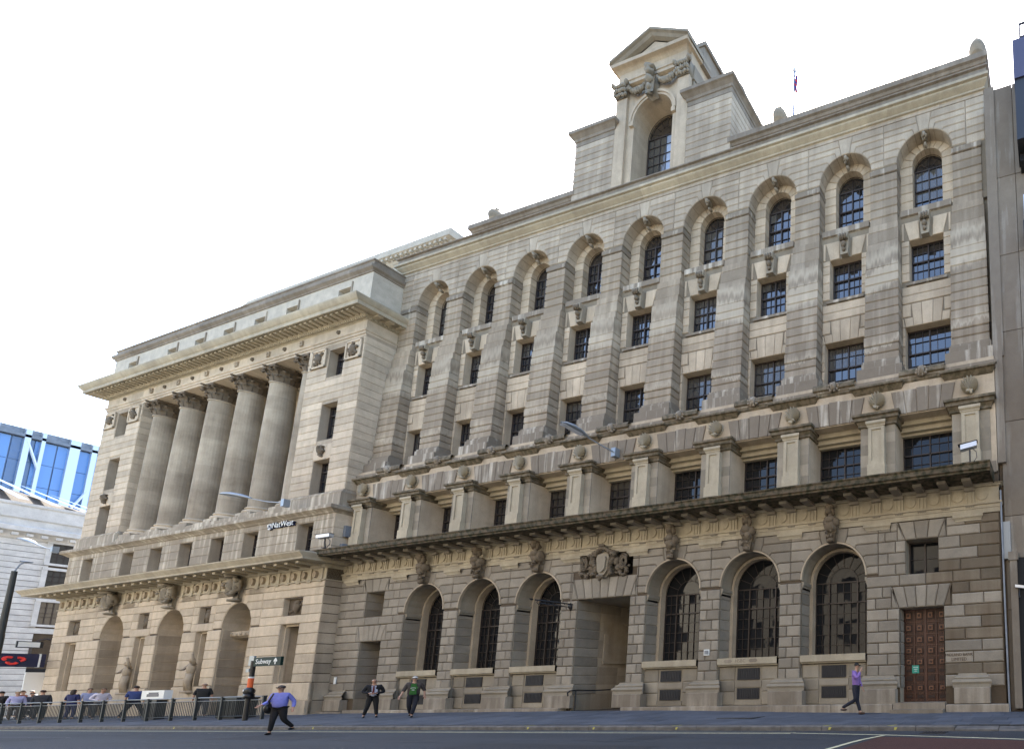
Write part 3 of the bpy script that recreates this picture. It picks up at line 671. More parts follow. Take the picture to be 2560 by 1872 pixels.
# entrance passage
mb = MB()
mb.quad((-1.412, .9, -.1), (-1.412, .9, 5.14), (-1.412, 4.3, 5.14), (-1.412, 4.3, -.1)); mb.quad((-1.41, 4.28, -.1), (1.47, 4.28, -.1), (1.47, 4.28, 5.14), (-1.41, 4.28, 5.14))
mb.obj('passage_wall', M['ashlar'], bank)
wl = MB()
def nich(y0, y1, z0, zs_, r, x):   # blind niche on the side wall (plane x), drawn as a raised surround and a curved recess
    n = 16; cy = (y0 + y1) / 2
    for u in range(n):
        a, b = PI * u / n, PI * (u + 1) / n
        for (ra, rb, xx) in ((r, r + .22, x + .05),):
            wl.quad((xx, cy + ra * math.cos(a), zs_ + ra * math.sin(a)), (xx, cy + rb * math.cos(a), zs_ + rb * math.sin(a)), (xx, cy + rb * math.cos(b), zs_ + rb * math.sin(b)), (xx, cy + ra * math.cos(b), zs_ + ra * math.sin(b)))
        wl.quad((x + .05, cy + r * math.cos(a), zs_ + r * math.sin(a)), (x + .05, cy + r * math.cos(b), zs_ + r * math.sin(b)), (x + .005, cy + r * math.cos(b), zs_ + r * math.sin(b)), (x + .005, cy + r * math.cos(a), zs_ + r * math.sin(a)))
    for sg in (-1, 1): a, b = sorted((cy + sg * r, cy + sg * (r + .22))); wl.box(x, x + .05, a, b, z0, zs_, .6)
    wl.box(x, x + .08, cy - r - .22, cy + r + .22, z0 - .14, z0, .6)
nich(1.4, 2.9, 2.5, 3.75, .6, -1.408)
for k, (za, zb) in enumerate(zip(J[:-1], J[1:])):
    if zb > 5.13: break
    for a, b in ((1.12, 1.28),) if 2.4 < zb and za < 4.7 else ((1.12, 2.1), (2.12, 3.3)): wl.box(-1.42, -1.40, a, b, za + .01, zb - .01)
wl.obj('niche_surround', M['ashlar'], bank)
mb = MB(); mb.tube([(-1.0, -.35, 1.1 + .02), (-1.0, .0, 1.15), (-1.0, .6, 1.12), (-1.0, 3.6, 1.2)], .028); mb.tube([(-1.0, -.1, .1), (-1.0, -.1, 1.12)], .026); mb.tube([(-1.0, 2.0, .1), (-1.0, 2.0, 1.15)], .026)
mb.tube([(-1.0, -.35, 1.12), (-1.0, -.44, 1.05), (-1.0, -.42, .9)], .028)
o = mb.obj('handrail', M['black']); tag(o, 'thin black metal handrail at the left side of the bank entrance passage', 'handrail')

# entablature of the street storey
mb = MB(); mb.prof([(0, 7.15), (-.035, 7.15), (-.035, 7.32), (-.055, 7.33), (-.055, 7.45), (-.10, 7.46), (-.10, 7.53), (0.0, 7.53)], XL, XR, 0.0, 6, seg=24); mb.obj('architrave', M['frieze'], bank)
mb = MB(); mb.prof([(0.0, 7.53), (0.0, 8.12), (-.08, 8.13), (-.08, 8.17), (-.16, 8.21)], XL, XR, 0.0, 6, seg=40); mb.obj('frieze_band', M['frieze'], bank)
mb = MB(); mb.prof([(-.16, 8.215), (-1.04, 8.235), (-1.04, 8.19), (-1.14, 8.19), (-1.14, 8.25), (-1.20, 8.28), (-1.20, 8.44), (-1.24, 8.48), (-1.24, 8.52), (.0, 8.78)], XL, XR - .55, 0.0, 6, rl=1, rr=.35, seg=30)
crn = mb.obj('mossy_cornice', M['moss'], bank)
SP = .905; tri = MB()
for (a, b) in ((-.17, -.10), (-.055, .055), (.10, .17)): tri.box(a, b, -.045, .0, 7.545, 8.05, .5)
tri.box(-.17, .17, -.02, .0, 7.54, 8.06, .45); tri.box(-.18, .18, -.06, 0, 8.05, 8.11, .5); tme = tri.mesh('triglyph', M['frieze'])
dsc = MB(); n = 24
for u in range(n):
    a, b = 2 * PI * u / n, 2 * PI * (u + 1) / n; c, s_, c2, s2 = math.cos(a), math.sin(a), math.cos(b), math.sin(b)
    dsc.quad((.2 * c, 0, 7.84 + .2 * s_), (.2 * c2, 0, 7.84 + .2 * s2), (.2 * c2, -.03, 7.84 + .2 * s2), (.2 * c, -.03, 7.84 + .2 * s_)); dsc.poly([(.2 * c, -.03, 7.84 + .2 * s_), (.2 * c2, -.03, 7.84 + .2 * s2), (0, -.04, 7.84)], .6)
dme = dsc.mesh('frieze_disc', M['frieze'])
mut = MB(); mut.box(-.16, .16, -.70, -.14, 8.12, 8.225, .4); mut.prof([(-.14, 8.10), (-.14, 8.0), (-.05, 7.98)], -.19, .19, 0, rl=0, rr=0); mme = mut.mesh('cornice_bracket', M['ground'])
gut = MB()
for q in range(5): gut.box(-.15 + q * .065, -.11 + q * .065, -.075, -.03, 7.38, 7.455, .3)
gut.box(-.17, .17, -.085, -.03, 7.43, 7.458, .3); gme = gut.mesh('guttae', M['ground'])
hx = {bx(k) for k in ARCH}
x = 16.53
while x > XL:
    if not any(abs(x - h) < .3 for h in hx): inst('triglyph', tme, bank, (x, 0, 0)); inst('guttae', gme, bank, (x, 0, 0))
    inst('cornice_bracket', mme, bank, (x, 0, 0)); x -= SP
x = 16.53 + SP / 2
while x > XL + .2:
    if not any(abs(x - h) < .27 for h in hx): inst('frieze_disc', dme, bank, (x, 0, 0))
    x -= SP
# keystone busts over the arches
for i, k in enumerate(ARCH):
    cx = bx(k); random.seed(40 + i); mb = MB()
    pr = [(cx - .16, 6.56), (cx + .16, 6.56), (cx + .21, 6.9), (cx - .21, 6.9)]; mb.prism(pr, -.26, .0)
    mb.prism([(cx - .2, 6.86), (cx + .2, 6.86), (cx + .26, 7.2), (cx - .26, 7.2)], -.22, 0.0)
    mb.blob((cx, -.2, 7.22), (.28, .2, .26), .2); mb.blob((cx - .2, -.2, 7.35), (.13, .17, .2), .2); mb.blob((cx + .2, -.2, 7.35), (.13, .17, .2), .2); mb.blob((cx, -.3, 7.42), (.2, .16, .17), .2)
    mb.blob((cx, -.28, 7.60), (.09, .09, .12), .1)
    tx = random.uniform(-.04, .04); mb.blob((cx + tx, -.34, 7.80), (.13, .15, .18), .08, fr=2, t=.6); mb.blob((cx + tx * 1.6, -.48, 7.78), (.025, .05, .05), .05, 1)
    mb.blob((cx + tx, -.30, 7.93), (.18, .17, .10), .3, fr=4); mb.blob((cx - .13 + tx, -.26, 7.74), (.07, .1, .16), .3, fr=4); mb.blob((cx + .13 + tx, -.26, 7.74), (.07, .1, .16), .3, fr=4)
    for q in range(10): mb.blob((cx + random.uniform(-.2, .2), -.36 + random.uniform(-.03, .08), random.uniform(6.75, 7.4)), (.05, .05, .08), .3, 1)
    mb.blob((cx, -.26, 6.63), (.14, .1, .09), .2)
    mb.obj('keystone_bust', M['carved'], bank, True)
# cartouche between two winged beasts above the entrance
mb = MB(); mb.box(-1.4, 1.5, .9, 1.0, 6.0, 7.2); mb.obj('recess_back', M['void'], bank)
mb = MB(); cx = .08; random.seed(5)
prof_ = [(-.12, 6.02), (.12, 6.02), (.33, 6.25), (.36, 6.6), (.42, 6.95), (.36, 7.14), (.12, 7.2), (-.12, 7.2), (-.36, 7.14), (-.42, 6.95), (-.36, 6.6), (-.33, 6.25)]
for sc_, yy in ((1.0, -.10), (.82, -.2), (.6, -.27)): mb.prism([(cx + a * sc_, 6.62 + (b - 6.62) * sc_) for a, b in prof_], yy, .3, .6)
mb.obj('shield', M['ground'], bank)
mb = MB()
for a in range(-5, 6): mb.blob((cx + a * .085, -.22 + abs(a) * .01, 7.32 - a * a * .011), (.08, .1, .09), .3)
mb.blob((cx, -.25, 7.42), (.14, .12, .08), .3); mb.blob((cx, -.25, 6.03), (.16, .12, .1), .3); mb.blob((cx, -.28, 5.93), (.06, .07, .08), .3)
for sg in (-1, 1):
    def C(x, y, z): return (cx + sg * x, y, z)
    for q in range(9): u = q / 8; mb.blob(C(.46 + .1 * math.sin(u * 6), -.15, 7.15 - u * .95), (.09, .12, .1), .35)
    mb.blob(C(.66, -.02, 6.72), (.15, .18, .2), .25); mb.blob(C(.62, -.2, 7.0), (.12, .15, .13), .25); mb.blob(C(.62, -.33, 6.97), (.05, .08, .05), .1, 1); mb.blob(C(.6, -.1, 7.14), (.1, .1, .07), .4)
    mb.blob(C(.75, .05, 6.45), (.2, .2, .18), .25)
    for q in range(12): u = q / 11; mb.blob(C(.7 + .55 * u, -.05 + .05 * math.sin(q), 6.2 + .1 * math.sin(u * 9)), (.08, .1, .07), .35, 1)
    for rr in (.30, .22, .13): mb.tube([C(1.08 + rr * .62 * math.cos(a), -.12 - .1 * rr, 6.72 + rr * 1.0 * math.sin(a)) for a in [PI * 2 * q / 16 for q in range(17)]], .022, 6)
    for q in range(4): mb.tube([C(.85, -.1, 6.6 + .05 * q), C(1.0 + .06 * q, -.16, 6.75 + .07 * q), C(1.25 - .03 * q, -.1, 6.95 + .02 * q)], .02, 6)
    for q in range(8): mb.blob(C(random.uniform(.8, 1.35), -.08, random.uniform(6.15, 6.5)), (.07, .08, .06), .4, 1)
mb.obj('carved_supporters', M['carved'], bank, True)

# ---- first storey above the cornice
random.seed(21)
PX_ = [bx(k + .5) for k in range(0, 10)]
ops = [(bx(k), 1.13, 9.06, 11.42, False, 1.05) for k in range(1, 10)]
mb = MB(); wall(mb, XL, XR - .02, 8.6, 13.2, 0.03, ops); mb.quad((XR - .02, .03, 8.6), (XR - .02, 16, 8.6), (XR - .02, 16, 13.2), (XR - .02, .03, 13.2)); mb.obj('first_floor_wall', M['cream'], bank)
mb = MB(); mb.box(XL + .05, XR - .06, -.05, .03, 8.62, 9.05, .6); mb.obj('base_band', M['wash'], bank)
for i, x in enumerate(PX_):
    xa, xb = max(x - .72, XL), min(x + .72, XR - .02)
    for a, b in ((xa, x - .33), (x + .33, xb)):
        for z0, z1 in zip((9.06, 9.5, 9.98, 10.4, 10.8), (9.5, 9.98, 10.4, 10.8, 11.2)): mb = MB(); mb.cham(rect(a, b, z0, z1), .03, .03, .006); mb.obj('facing_stone', M['ground'], bank)
    mb = MB(); mb.box(x - .33, x + .33, -.12, .03, 9.5, 11.02, .6)
    for a, b, z0, z1 in ((-.33, -.2, 9.5, 11.02), (.2, .33, 9.5, 11.02), (-.2, .2, 9.5, 9.66), (-.2, .2, 10.92, 11.02)): mb.box(x + a, x + b, -.16, -.12, z0, z1, .6)
    mb.box(x - .36, x + .36, -.2, .03, 9.06, 9.5, .7)
    mb.prof([(-.12, 11.0), (-.18, 11.03), (-.18, 11.08), (-.24, 11.14), (-.24, 11.24), (-.1, 11.24)], x - .34, x + .34, -.12, rl=.6, rr=.6)
    mb.obj('panelled_pilaster', M['frieze'], bank)
    mb = MB(); mb.prof([(0.0, 11.1), (-.06, 11.12), (-.06, 11.2), (-.13, 11.3), (-.2, 11.32), (-.2, 11.44), (-.27, 11.47), (-.27, 11.56), (0.0, 11.62)], x - .74, min(x + .74, XR - .04), 0.0, .9, rl=.9, rr=.9)
    mb.obj('pier_cornice', M['lightmoss'], bank)
    # scallop shell
    mb = MB(); n = 15; cz = 12.13
    for u in range(n):
        a, b = 2 * PI * u / n, 2 * PI * (u + 1) / n; am = (a + b) / 2
        P_ = lambda r, an, y: (x + r * math.sin(an), y, cz - .18 + .02 + r * math.cos(an) * 1.0 + .16)
        c0 = (x, -.16, cz - .22)
        mb.poly([P_(.32, a, -.03), P_(.32, b, -.03), P_(.33, b, .05), P_(.33, a, .05)], .5)
        mb.poly([c0, P_(.32, a, -.03), P_(.35, am, -.17)], .8); mb.poly([c0, P_(.35, am, -.17), P_(.32, b, -.03)], .1)
    for q in range(5): mb.blob((x + random.uniform(-.08, .08), -.14, cz - .3 + random.uniform(-.05, .05)), (.07, .07, .07), .3, 1)
    mb.obj('scallop_shell', M['frieze'], bank)
    # console block under the ledge and the giant pier's stepped base
    xr = min(x + .95, XR - .02); xl = max(x - .95, XL)
    mb = MB(); mb.prof([(0.03, 12.52), (-.02, 12.56), (-.12, 12.68), (-.2, 12.7), (-.2, 12.78), (-.1, 12.82), (.03, 12.84)], x - .98, min(x + .98, XR - .1), 0.03, .6, rl=.6, rr=.6); mb.obj('ledge_block', M['lightmoss'], bank)
    mb = MB(); mb.chbox(x - .97, min(x + .97, XR), .16, 1.0, 13.02, 13.76, .015); mb.obj('pier_plinth', M['wash'], bank)
    mb = MB(); mb.chbox(x - .83, min(x + .83, XR - .1), .30, 1.0, 13.765, 14.1, .02); mb.box(x - .79, min(x + .79, XR - .12), .35, 1.0, 14.1, 14.2); mb.obj('pier_base', M['wash'], bank)
for k in range(1, 10):
    cx = bx(k)
    P = flat_arch(cx, 1.1, 11.44, 12.42, 5, 1.18, .04)
    for p in P: mb = MB(); mb.cham(p, .03, .05, .02, .012, back=.0); mb.obj('lintel_stone', M['wash'], bank)
    mb = MB()
    for (y0, z0, z1) in ((.45, 11.24, 11.43), (.62, 11.06, 11.24), (.78, 10.96, 11.06)): mb.box(cx - 1.14, cx + 1.14, y0, 1.05, z0, z1, .5)
    mb.obj('window_head_moulding', M['frieze'], bank)
    mb = MB(); mb.prof([(.03, 12.72), (-.02, 12.76), (-.05, 12.92), (-.14, 12.96), (-.14, 13.1), (-.1, 13.2), (.9, 13.27)], cx - .92, cx + .92, .03, rl=0, rr=0, seg=3); mb.obj('mossy_ledge', M['lightmoss'], bank)
    mb = MB(); random.seed(60 + k)
    mb.blob((cx, -.16, 13.02), (.13, .12, .17), .15, t=.6); mb.blob((cx, -.27, 13.0), (.03, .05, .04), .1, 1)
    for q in range(9): a = q * .7; mb.blob((cx + .2 * math.cos(a), -.12, 13.02 + .17 * math.sin(a)), (.07, .07, .06), .4, 1)
    mb.obj('ledge_mask', M['plinth'], bank, True)
    if k < 9:
        pass
    window(bank, cx, 1.12, 9.0, 11.0, 1.0, 6, 5, mull=(3,), transoms=(3,), single=(k == 9), mat='glassmid' if k > 5 else 'glass')
mb = MB(); mb.prof([(.03, 12.84), (-.06, 12.88), (-.06, 13.0), (.2, 13.02)], XL, XR, .03, 2); mb.obj('string_course', M['wash'], bank)

# ---- giant order: recessed window wall, piers, arched top storey
random.seed(33)
ops = []
for k in range(1, 10): ops += [(bx(k), .97, 13.3, 15.86, False, .36), (bx(k), .75, 17.83, 19.86, False, .36)]
RB = MB(); mb = MB(); wall(mb, XL, XR - .1, 13.1, 21.2, .93, ops, rb=RB); mb.obj('recessed_wall', M['softjoint'], bank); RB.obj('window_reveals', M['cream'], bank, kind='stuff')
J2 = [13.3 + .427 * i for i in range(7)]; J2[6] = 15.86
blocks = []
for k in range(1, 10):
    cx = bx(k)
    outs = [(cx - .97, cx + .97, 13, 15.86), (cx - .75, cx + .75, 17.7, 19.86)]
    blocks += coursing([13.3, 13.73, 14.15, 14.58, 15.0, 15.43, 15.86], cx - 1.1, cx + 1.1, outs)
    blocks += [rect(cx - 1.1, cx + 1.1, 16.93, 17.30), rect(cx - 1.1, cx + 1.1, 17.30, 17.70)]
    blocks += [[(cx - 1.1, 15.86), (cx - .95, 15.86), (cx - .95 * 1.0 - .1, 16.28), (cx - 1.1, 16.28)], [(cx + .95, 15.86), (cx + 1.1, 15.86), (cx + 1.1, 16.28), (cx + 1.05, 16.28)]]
    for i, (a, b) in enumerate(((-.95, -.60), (-.60, -.22), (-.22, .22), (.22, .60), (.60, .95))):
        s = 1.12; top = (16.28, 16.90, 16.90, 16.90, 16.28)[i]; f = 1 + .16 * (top - 15.86)
        blocks.append([(cx + a, 15.86), (cx + b, 15.86), (cx + b * f, top), (cx + a * f, top)])
    blocks += [rect(cx - 1.1, cx - .72, 16.32, 16.9), rect(cx + .72, cx + 1.1, 16.32, 16.9)]
    blocks += coursing([17.95, 18.35, 18.78, 19.2, 19.6, 19.86], cx - 1.1, cx + 1.1, outs)
    for a, b, f, top in ((-.75, -.28, 1.3, 20.75), (.28, .75, 1.3, 20.75)): blocks.append([(cx + a, 19.86), (cx + b, 19.86), (cx + b * (f if b > 0 else 1.1), top), (cx + a * (f if a < 0 else 1.1), top)])
    blocks += [rect(cx - 1.1, cx - .98, 19.9, 20.75), rect(cx + .98, cx + 1.1, 19.9, 20.75)]
mb = MB()
for p in blocks: mb.cham(p, .93, .035, .02, .008)
mb.obj('recessed_wall_stones', M['cream'], bank, kind='stuff')
for k in range(1, 10):
    cx = bx(k)
    window(bank, cx, .97, 13.25, 15.86, 1.27, 6, 5, mull=(3,), transoms=(3,), single=(k == 9))
    window(bank, cx, .75, 17.83, 19.86, 1.27, 6, 5, mull=(3,), transoms=(3,), single=False)
    mb = MB(); mb.box(cx - .88, cx + .88, .84, 1.27, 17.72, 17.84); mb.obj('sill', M['wash'], bank)
    # scrolled console above the upper window
    mb = MB(); mb.prism([(cx - .17, 19.86), (cx + .17, 19.86), (cx + .25, 20.72), (cx - .25, 20.72)], .74, .95, .6)
    mb.prism([(cx - .2, 20.5), (cx + .2, 20.5), (cx + .25, 20.76), (cx - .25, 20.76)], .6, .8, .6); mb.obj('console', M['ground'], bank)
    mb = MB(); random.seed(80 + k)
    for q in range(3): mb.tube([(cx - .12 + .12 * q, .6, 20.68), (cx - .12 + .12 * q, .55, 20.55), (cx - .11 + .11 * q, .62, 20.42)], .05, 6)
    mb.blob((cx, .66, 20.25), (.12, .09, .14), .2); mb.blob((cx, .7, 20.05), (.09, .07, .09), .3); mb.obj('console_carving', M['carved'], bank, True)

random.seed(34)
tops = []
for i, x in enumerate(PX_):
    last = XR - .12; lft = XL + .03
    def st(z0, z1, hw, y, c=.035, nm='pier_stone', mat='pier'):
        mb = MB(); mb.chbox(max(x - hw, lft), min(x + hw, last), y, 1.34, z0 + .006, z1 - .006, c); mb.obj(nm, M['pierlight' if i < 6 else mat], bank)
    z = 14.2; hw = .75
    for q in range(2): st(z, z + .35, hw, .42); z += .35
    st(z, 15.36, hw + .015, .405); z = 15.36
    n = 8; h = (18.56 - z) / n
    for q in range(n): st(z, z + h, hw - .002 * q, .43 + .01 * q); z += h
    st(18.56, 19.42, hw - .03, .53, .02)
    st(19.42, 19.82, .70, .60); st(19.82, 20.42, .69, .66)
    z = 20.42
    st(20.42, 20.80, .66, .70); z = 20.80
    n = 6; h = (23.28 - z) / n
    for q in range(n): st(z, z + h, .62, .78); z += h
    mb = MB(); mb.prof([(.78, 23.28), (.74, 23.3), (.74, 23.5), (.78, 23.56)], max(x - .62, lft), min(x + .62, last), .78, 1.3, rl=.5, rr=.5); mb.box(max(x - .615, lft), min(x + .615, last), .77, 1.32, 23.28, 23.56); mb.obj('pier_band', M['wash'], bank)
# top arched wall and niches
NR = 1.24; NZ = 23.70; IR = .69; IZ = 23.95
ops = [(bx(k), NR + .045, 20.9, NZ, True, .50) for k in range(1, 10)]
mb = MB(); wall(mb, XL + .03, XR - .12, 20.9, 25.9, .83, ops); mb.obj('arched_wall_backing', M['softjoint'], bank)
mb = MB(); mb.quad((XR - .12, .83, 13), (XR - .12, 14, 13), (XR - .12, 14, 26.0), (XR - .12, .83, 26.0)); mb.quad((XL + .03, .83, 13), (XL + .03, 6, 13), (XL + .03, 6, 26), (XL + .03, .83, 26))
mb.obj('return_wall', M['upper'], bank)
tb = []
for k in range(1, 10):
    tb += arch_ring(bx(k), NZ, NR, [0, 14.2, 30.5, 50, 70, 80.5], [NZ + .0, 24.04, 24.40, 24.76, 25.12, 25.40], 1.85, 1.85, 25.78, 1.25)
tb += coursing([23.6, 24.04, 24.40, 24.76, 25.12, 25.40, 25.78], 16.66, XR - .13, []) + coursing([23.6, 24.04, 24.40, 24.76, 25.12, 25.40, 25.78], XL + .04, -16.66, [])
mb = MB()
for p in tb: mb.cham(p, .83, .03, .03, .010, back=0.46)
mb.obj('arch_voussoirs', M['upper'], bank, kind='stuff')
mb = MB()
for i in range(18):
    a = XL + .05 + (XR - XL - .2) * i / 18; b = XL + .05 + (XR - XL - .2) * (i + 1) / 18 - .006; mb.box(a, b, .805, .83, 25.44 if False else 25.79, 25.98)
mb.obj('plain_course', M['upper'], bank, kind='stuff')
for k in range(1, 10):
    cx = bx(k); mb = MB()
    wall(mb, cx - NR - .02, cx + NR + .02, 20.9, 25.1, 1.33, [(cx, IR + .03, 21.3, IZ, True, .32)]); mb.obj('niche_wall', M['softjoint'], bank)
    mb = MB(); n = 6; zz = [21.34 + (IZ - .02 - 21.34) * q / n for q in range(n + 1)]
    for z0, z1 in zip(zz[:-1], zz[1:]):
        for sg in (-1, 1): a, b = sorted((cx + sg * (IR - .012), cx + sg * (NR + .01))); mb.chbox(a, b, 1.27, 1.64, z0 + .008, z1 - .008, .02)
    va = [0, 22, 44, 66, 81, 99, 114, 136, 158, 180]
    for a, b in zip(va[:-1], va[1:]):
        A, B_ = math.radians(a), math.radians(b); m2 = (A + B_) / 2; ro = 1.26
        oz = lambda an: (cx + ro * math.cos(an), min(IZ + ro * math.sin(an), 25.0))
        ii = lambda an: (cx + (IR - .012) * math.cos(an), IZ + (IR - .012) * math.sin(an))
        mb.cham([ii(B_), ii(m2), ii(A), oz(A), oz(m2), oz(B_)][::-1] if False else [ii(A), oz(A), oz(m2), oz(B_), ii(B_), ii(m2)], 1.33, .05, .02, .008, back=.3)
    mb.obj('niche_voussoirs', M['cream'], bank, kind='stuff')
    window(bank, cx, IR - .01, 21.36, IZ, 1.62, 4, 5, mull=(2,), transoms=(3,), arch=True, single=False)
    mb = MB(); mb.prof([(1.3, 20.86), (.98, 20.9), (.95, 21.02), (.86, 21.05), (.86, 21.32), (1.64, 21.36)], cx - 1.12, cx + 1.12, 1.3, rl=.0, rr=0); mb.box(cx - 1.12, cx + 1.12, .865, 1.6, 21.06, 21.31); mb.obj('niche_sill', M['wash'], bank)
    mb = MB(); random.seed(90 + k)
    mb.blob((cx, 1.05, 24.84), (.10, .2, .12), .15); mb.blob((cx, .86, 24.80), (.08, .08, .12), .2)
    for q in range(8): a = q * .8; mb.blob((cx + .10 * math.cos(a), .92 + .05 * math.sin(a * 2), 24.78 + .13 * math.sin(a)), (.04, .08, .04), .4, 1)
    mb.blob((cx, 1.1, 24.55), (.08, .12, .08), .3); mb.obj('arch_keystone_carving', M['ground'], bank, True)
# crowning cornice, parapet, roofs
mb = MB(); mb.prof([(.80, 25.96), (.74, 25.98), (.74, 26.06), (.62, 26.16), (.58, 26.2), (.58, 26.28), (.5, 26.3), (.5, 26.42), (.60, 26.48)], XL + .1, XR - .12, .80, 12, rl=1, rr=.8, seg=16); mb.obj('crowning_cornice', M['frieze'], bank)
mb = MB(); mb.prof([(.60, 26.48), (.62, 26.78), (.54, 26.80), (.54, 26.86), (1.0, 26.92)], XL + .1, XR - .12, .80, 12, rl=1, rr=.8, seg=16); mb.obj('blocking_course', M['coping'], bank)
for a, b in ((-12.4, -4.97), (4.97, XR - .1)):
    mb = MB(); mb.prof([(1.0, 26.88), (1.0, 27.45), (.9, 27.5), (.86, 27.6), (.78, 27.64), (.78, 27.9), (.82, 27.95), (1.5, 28.0)], a, b, 1.0, 11, rl=.8, rr=.8, seg=6); mb.obj('parapet', M['coping'], bank)
mb = MB(); mb.box(XR - 1.6, XR + .15, 7.5, 12, 26.9, 32.5, .5); mb.box(XR - 1.4, XR + .22, 7.4, 12, 32.5, 32.8, .5); mb.obj('rear_stack', M['coping'], bank)
mb = MB(); mb.box(XR - .3, XR + .45, 4.5, 7, 24.8, 28.6, .5); mb.box(XR - .3, XR + .55, 4.4, 7.1, 28.6, 28.9, .5); mb.obj('rear_pier', M['upper'], bank)
mb = MB(); mb.box(XL + .1, -1.5, 1.72, 15, -.2, 26.85, .5); mb.box(1.55, XR - .2, 1.72, 15, -.2, 26.85, .5); mb.box(-1.49, 1.54, 1.72, 15, 5.2, 26.85, .5); mb.obj('core_wall', M['void'], bank)
def urn(x, y, z, s, label):
    t = thing('roof_urn', label, 'stone urn', (x, y, z), group='stone urns along the roof')
    pr = [(0.30, 0), (.30, .08), (.2, .12), (.16, .25), (.24, .34), (.38, .52), (.44, .74), (.45, .9), (.42, 1.02), (.33, 1.12), (.36, 1.16), (.3, 1.22), (.18, 1.34), (.10, 1.42)]
    mb = MB(); mb.lathe([(r * s, q * s) for r, q in pr], 0, 0, 18); mb.obj('urn_bowl', M['ground'], t, True)
    mb = MB()
    for q in range(7): a = q * .9; mb.blob((.07 * s * math.cos(a), .07 * s * math.sin(a), (1.5 + .03 * (q % 3)) * s), (.05 * s, .05 * s, .1 * s), .3, 1)
    mb.obj('finial', M['ground'], t, True)
# ---- roof tower with pediment
TY = .80
TZ0 = 26.85
for sg in (-1, 1):
    a, b = sorted((sg * 2.3, sg * 4.95)); n = 10; h = (30.55 - TZ0) / n
    mb = MB(); mb.box(a + .03, b - .03, TY + .03, TY + 2.5 if sg < 0 else TY + 2.9, TZ0, 31.0, .4); mb.obj('side_block_core', M['joint'], bank)
    for q in range(n):
        mb = MB(); z0 = TZ0 + q * h; z1 = z0 + h; t0 = rt()
        xs_ = [a, a + (b - a) * (.36 if q % 2 else .62), b] if q % 3 else [a, b]
        for u, v in zip(xs_[:-1], xs_[1:]): mb.chbox(u + .003, v - .003, TY, TY + 2.53 if sg < 0 else TY + 2.93, z0 + .008, z1 - .008, .028)
        mb.obj('side_block_course', M['upper'], bank)
    mb = MB(); mb.box(a, b, TY, TY + 2.9, 30.55, 30.80, .5); mb.prof([(TY, 30.8), (TY - .04, 30.82), (TY - .06, 30.95), (TY - .18, 31.08), (TY - .25, 31.12), (TY - .25, 31.3), (TY + .2, 31.36), (TY + 3, 31.36)], a, b, TY, TY + 3.0, rl=1, rr=1); mb.obj('side_block_cornice', M['coping'], bank)
AH = 1.24; AS_ = 30.95
mb = MB(); wall(mb, -2.28, 2.28, 26.9, 34.2, TY + .12, [(0.05, AH, 27.0, AS_, True, 1.0)], revt=.5); mb.quad((2.28, TY + .12, 26.9), (2.28, TY + 3.2, 26.9), (2.28, TY + 3.2, 34.2), (2.28, TY + .12, 34.2)); mb.quad((-2.28, TY + .12, 26.9), (-2.28, TY + .12, 34.2), (-2.28, TY + 3.2, 34.2), (-2.28, TY + 3.2, 26.9)); mb.obj('tower_wall', M['cream'], bank)
mb = MB(); mb.box(-2.2, 2.2, TY + 1.25, TY + 3, 26.9, 33.9, .5); mb.obj('tower_core', M['void'], bank)
for sg in (-1, 1):
    a, b = sorted((sg * 1.62, sg * 2.32)); mb = MB(); mb.box(a, b, TY, TY + .2, 26.95, 32.6, .55); mb.box(a - .05, b + .05, TY - .05, TY + .2, 26.95, 27.2, .55); mb.obj('tower_pilaster', M['cream'], bank)
    mb = MB(); random.seed(70 + sg); cx = (a + b) / 2; mb.prism([(a, 32.55), (b, 32.55), (b + .1, 33.25), (a - .1, 33.25)], TY - .05, TY + .2, .4)
    for r_ in range(3):
        for q in range(6): mb.blob((a + .02 + (b - a - .04) * q / 5, TY - .08 - .04 * r_, 32.68 + .24 * r_ + random.uniform(-.04, .04)), (.09, .09, .14), .35, 1)
    mb.blob((a - .08, TY - .15, 33.28), (.13, .12, .12), .3); mb.blob((b + .08, TY - .15, 33.28), (.13, .12, .12), .3)
    mb.obj('corinthian_capital', M['ground'], bank, True)
    mb = MB(); yy = TY + 1.2
    xq = sg * 2.30
    for y0 in (TY + .25, TY + 2.4): a2, b2 = sorted((xq, xq + sg * .1)); mb.box(a2, b2, y0, y0 + .7, 27.0, 32.5, .5); mb.box(a2, b2 + .05 if sg > 0 else b2, y0 - .06, y0 + .76, 32.5, 33.3, .4)
    mb.obj('side_pilaster', M['ground'], bank)
mb = MB(); n = 24
for (r0, r1, y0) in ((AH, AH + .12, TY + .06), (AH + .12, AH + .26, TY + .02)):
    for u in range(n):
        a, b = PI * u / n, PI * (u + 1) / n; P_ = lambda r, an, y: (.05 + r * math.cos(an), y, AS_ + r * math.sin(an))
        mb.quad(P_(r0, a, y0), P_(r1, a, y0), P_(r1, b, y0), P_(r0, b, y0)); mb.quad(P_(r1, a, y0), P_(r1, a, TY + .13), P_(r1, b, TY + .13), P_(r1, b, y0)); mb.quad(P_(r0, a, y0), P_(r0, b, y0), P_(r0, b, TY + .13), P_(r0, a, TY + .13))
for sg in (-1, 1): a, b = sorted((.05 + sg * AH * .98, .05 + sg * (AH + .22))); mb.box(a, b, TY + .02, TY + .2, 30.72, 30.98, .5)
mb.obj('tower_archivolt', M['cream'], bank)
mb = MB(); random.seed(77)
